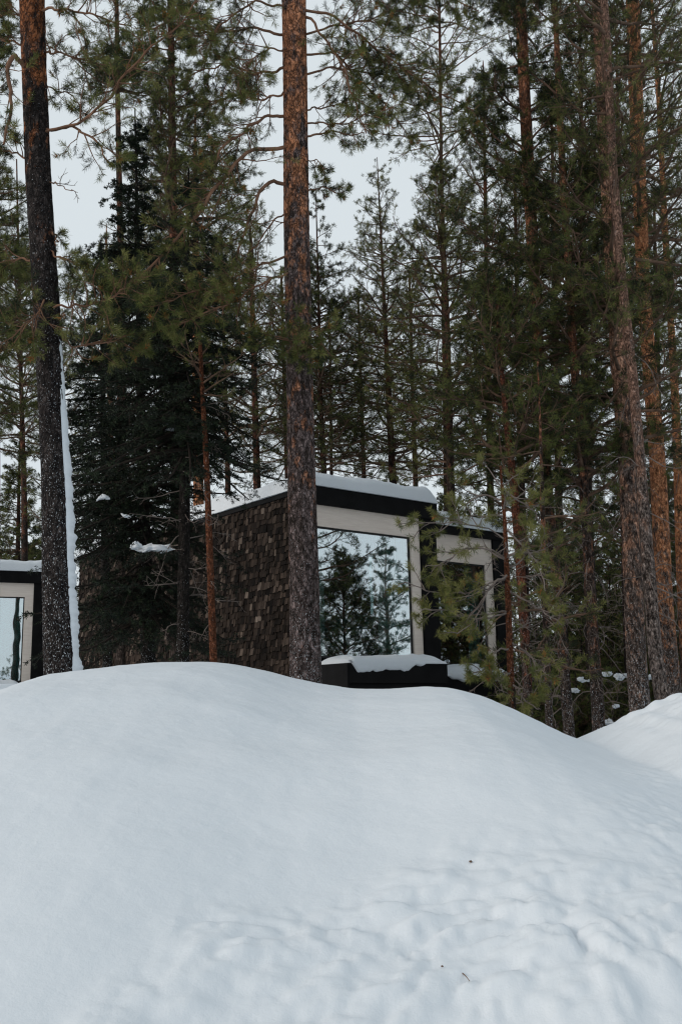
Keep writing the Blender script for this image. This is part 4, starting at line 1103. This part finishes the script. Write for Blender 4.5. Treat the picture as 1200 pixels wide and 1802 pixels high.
# --- snow lying on spruce boughs
def snow_blob(name, px, py, D, lx, lz, seed, parent):
    rg = np.random.default_rng(seed)
    n, mm = 34, 16
    s, q = np.meshgrid(np.linspace(0, 2 * np.pi, n), np.linspace(-np.pi / 2, np.pi / 2, mm), indexing='ij')
    c = at(px, py, D)
    rr = 1 + 1.3 * fbm(np.cos(s) * 3 + seed, np.sin(s) * 3 + q * 1.5, 4, seed)
    P = np.stack([np.cos(q) * np.cos(s) * lx * rr, np.cos(q) * np.sin(s) * lx * 0.38 * rr, np.where(np.sin(q) > 0, np.sin(q), np.sin(q) * 0.35) * lz * rr], -1)
    P[..., 2] += 0.08 * vnoise(P[..., 0] * 9 + seed, P[..., 1] * 9, seed)
    base = np.array(parent.location)
    return part(name, [((P + c - base).reshape(-1, 3), grid_faces(n, mm), 0, True)], SNOW, parent)
sp = [o for o in COL.objects if o.name.startswith('spruce_tree') and o.parent is None]
L1 = [o for o in sp if 'its foot against' in o['label']][0]
for px, py, lx, lz, sd_ in ((268, 968, 0.16, 0.05, 1), (290, 967, 0.10, 0.045, 2), (240, 966, 0.07, 0.05, 3), (180, 878, 0.07, 0.035, 4), (222, 905, 0.05, 0.02, 6), (300, 760, 0.09, 0.015, 7)):
    snow_blob('snow_clump', px, py, 12.2, lx, lz, sd_, L1)

# --- far wood and undergrowth as masses
def low_tree(rg, h, Rm, z0f, n1, nn, nl, nw, shape, m2=6, m3=3):
    zs = np.linspace(-0.3, h, 14)
    tr = lambda z: (np.stack([0.12 * np.sin(z * 0.5), 0.1 * np.cos(z * 0.4), z], 1), np.interp(z, [0, h], [0.14 * h / 14, 0.01]))
    q, r_ = tr(zs)
    ch = [tubes(q[None], np.maximum(r_, 0.01)[None], 7, 6)]
    ch += crown_chunks(rg, tr, h * z0f, h - 0.1, Rm, n1, m2=m2, m3=m3, nn=nn, nl=nl, nw=nw, shape=shape, tscale=1.6, mats=((0, 1), (0.5, 0.5)), el=(-8, 22))
    return ch
def merge(templates, spots):
    out = []
    for k, (x, y, z, s, a) in spots:
        c, sn = math.cos(a) * s, math.sin(a) * s
        M = np.array([[c, -sn, 0], [sn, c, 0], [0, 0, s]])
        for v, f, mi, sm in templates[k]:
            out.append((np.asarray(v) @ M.T + np.array([x, y, z]), f, mi, sm))
    return out
rg = np.random.default_rng(99)
T = [low_tree(rg, 15, 1.9, 0.18, 46, 7, 0.16, 0.035, 'round'), low_tree(rg, 13, 1.6, 0.06, 52, 7, 0.15, 0.04, 'cone'), low_tree(rg, 16, 2.0, 0.3, 44, 7, 0.16, 0.035, 'round')]
spots = []
for i in range(92):
    D = rg.uniform(42, 75); f = rg.uniform(-0.52, 0.50)
    x, y = f * D, D
    s = rg.uniform(0.55, 0.85)
    spots.append((int(rg.integers(0, 3)), (x, y, gz(x, y) - 0.2, s, rg.uniform(0, 6.28))))
for i in range(18):
    D = rg.uniform(31, 46); x, y = rg.uniform(0.14, 0.42) * D, D
    spots.append((int(rg.integers(0, 3)), (x, y, gz(x, y) - 0.2, rg.uniform(0.45, 0.75), rg.uniform(0, 6.28))))
fw = part('forest', merge(T, spots), PINE_MATS + [BARK_FAR])
tag(fw, 'distant wood of pines and spruces behind the cabins', 'forest', kind='stuff')
T2 = [low_tree(rg, 2.6, 0.75, 0.02, 34, 10, 0.06, 0.012, 'cone', 7, 3), low_tree(rg, 1.8, 0.7, 0.02, 26, 10, 0.06, 0.012, 'round', 7, 3)]
spots = []
for i in range(130):
    D = rg.uniform(18, 38); f = rg.uniform(0.15, 0.42)
    if i >= 104: f = rg.uniform(-0.42, -0.30); D = rg.uniform(32, 40)
    x, y = f * D, D
    spots.append((int(rg.integers(0, 2)), (x, y, gz(x, y) - 0.1, rg.uniform(0.7, 1.0 + (D - 17) * 0.045), rg.uniform(0, 6.28))))
ug = part('undergrowth', merge(T2, spots), PINE_MATS + [BARK_FAR])
tag(ug, 'dark young growth filling the ground between the far trunks', 'undergrowth', kind='stuff')
snow_drifts = []
for i, (px, py, D, lx, lz) in enumerate([(1068, 1186, 16, 0.13, 0.06), (1088, 1191, 17, 0.11, 0.09), (1022, 1196, 17, 0.10, 0.06), (1100, 1189, 17, 0.09, 0.05), (1082, 1243, 14.6, 0.08, 0.05), (1070, 1270, 14.4, 0.12, 0.06), (1012, 1215, 15, 0.10, 0.05), (1142, 1192, 18, 0.15, 0.06), (1036, 1198, 16, 0.08, 0.03), (1130, 1230, 15, 0.10, 0.05)]):
    n, mm = 30, 14
    s, q = np.meshgrid(np.linspace(0, 2 * np.pi, n), np.linspace(-np.pi / 2, np.pi / 2, mm), indexing='ij')
    rr = 1 + 1.4 * fbm(np.cos(s) * 3 + i, np.sin(s) * 3 + q * 2, 4, i)
    P = np.stack([np.cos(q) * np.cos(s) * lx * 0.55 * rr, np.cos(q) * np.sin(s) * lx * 0.4 * rr, np.sin(q) * lz * 0.5 * rr], -1) + at(px, py, D)
    snow_drifts.append((P.reshape(-1, 3), grid_faces(n, mm), 0, True))
sb = part('snow_cover', snow_drifts, SNOW)
tag(sb, 'patches of snow lying on the dark young growth beyond the notch', 'snow', kind='stuff')

# --- bits of debris on the snowbank
def ground_hit(px, py):
    d = fwd + (px - CX) / F_PX * rt + (CY - py) / F_PX * up
    t = 2.5
    while t < 12:
        p = CAM + d * t
        i, j = np.searchsorted(gx, p[0]), np.searchsorted(gy, p[1])
        if Z[i, j] > p[2]: return np.array([p[0], p[1], Z[i, j]])
        t += 0.004
    return p
for px, py, r_, lab in ((828, 1517, 0.0045, 'tiny dark bark fleck alone on the snow, upper one'), (778, 1702, 0.003, 'tiny dark bark fleck low on the snow, beside the twig bit')):
    p = ground_hit(px, py)
    s, q = np.meshgrid(np.linspace(0, 2 * np.pi, 9), np.linspace(-np.pi / 2, np.pi / 2, 6), indexing='ij')
    P = np.stack([np.cos(q) * np.cos(s) * r_ * 1.3, np.cos(q) * np.sin(s) * r_, np.sin(q) * r_ * 0.8 + r_ * 0.4], -1) * (1 + 0.3 * vnoise(s * 2, q * 2, 3))[..., None]
    o = part('bark_flake', [(P.reshape(-1, 3), grid_faces(9, 6), 0, False)], TWIG)
    o.location = p
    tag(o, lab, 'bark flake')
for (x0, y0), (x1, y1), lab in (((812, 1712), (826, 1729), 'short broken twig stuck in the lumpy snow'),):
    p, q = ground_hit(x0, y0), ground_hit(x1, y1)
    mid_ = (p + q) / 2 + np.array([0, 0, 0.006])
    P = np.stack([p, mid_, q + np.array([0, 0, 0.004])])[None] - p
    o = part('twig', [tubes(resample(P[0], 6)[None], np.full((1, 6), 0.0018) * np.linspace(1, 0.6, 6), 6, 0)], TWIG)
    o.location = p
    tag(o, lab, 'twig')
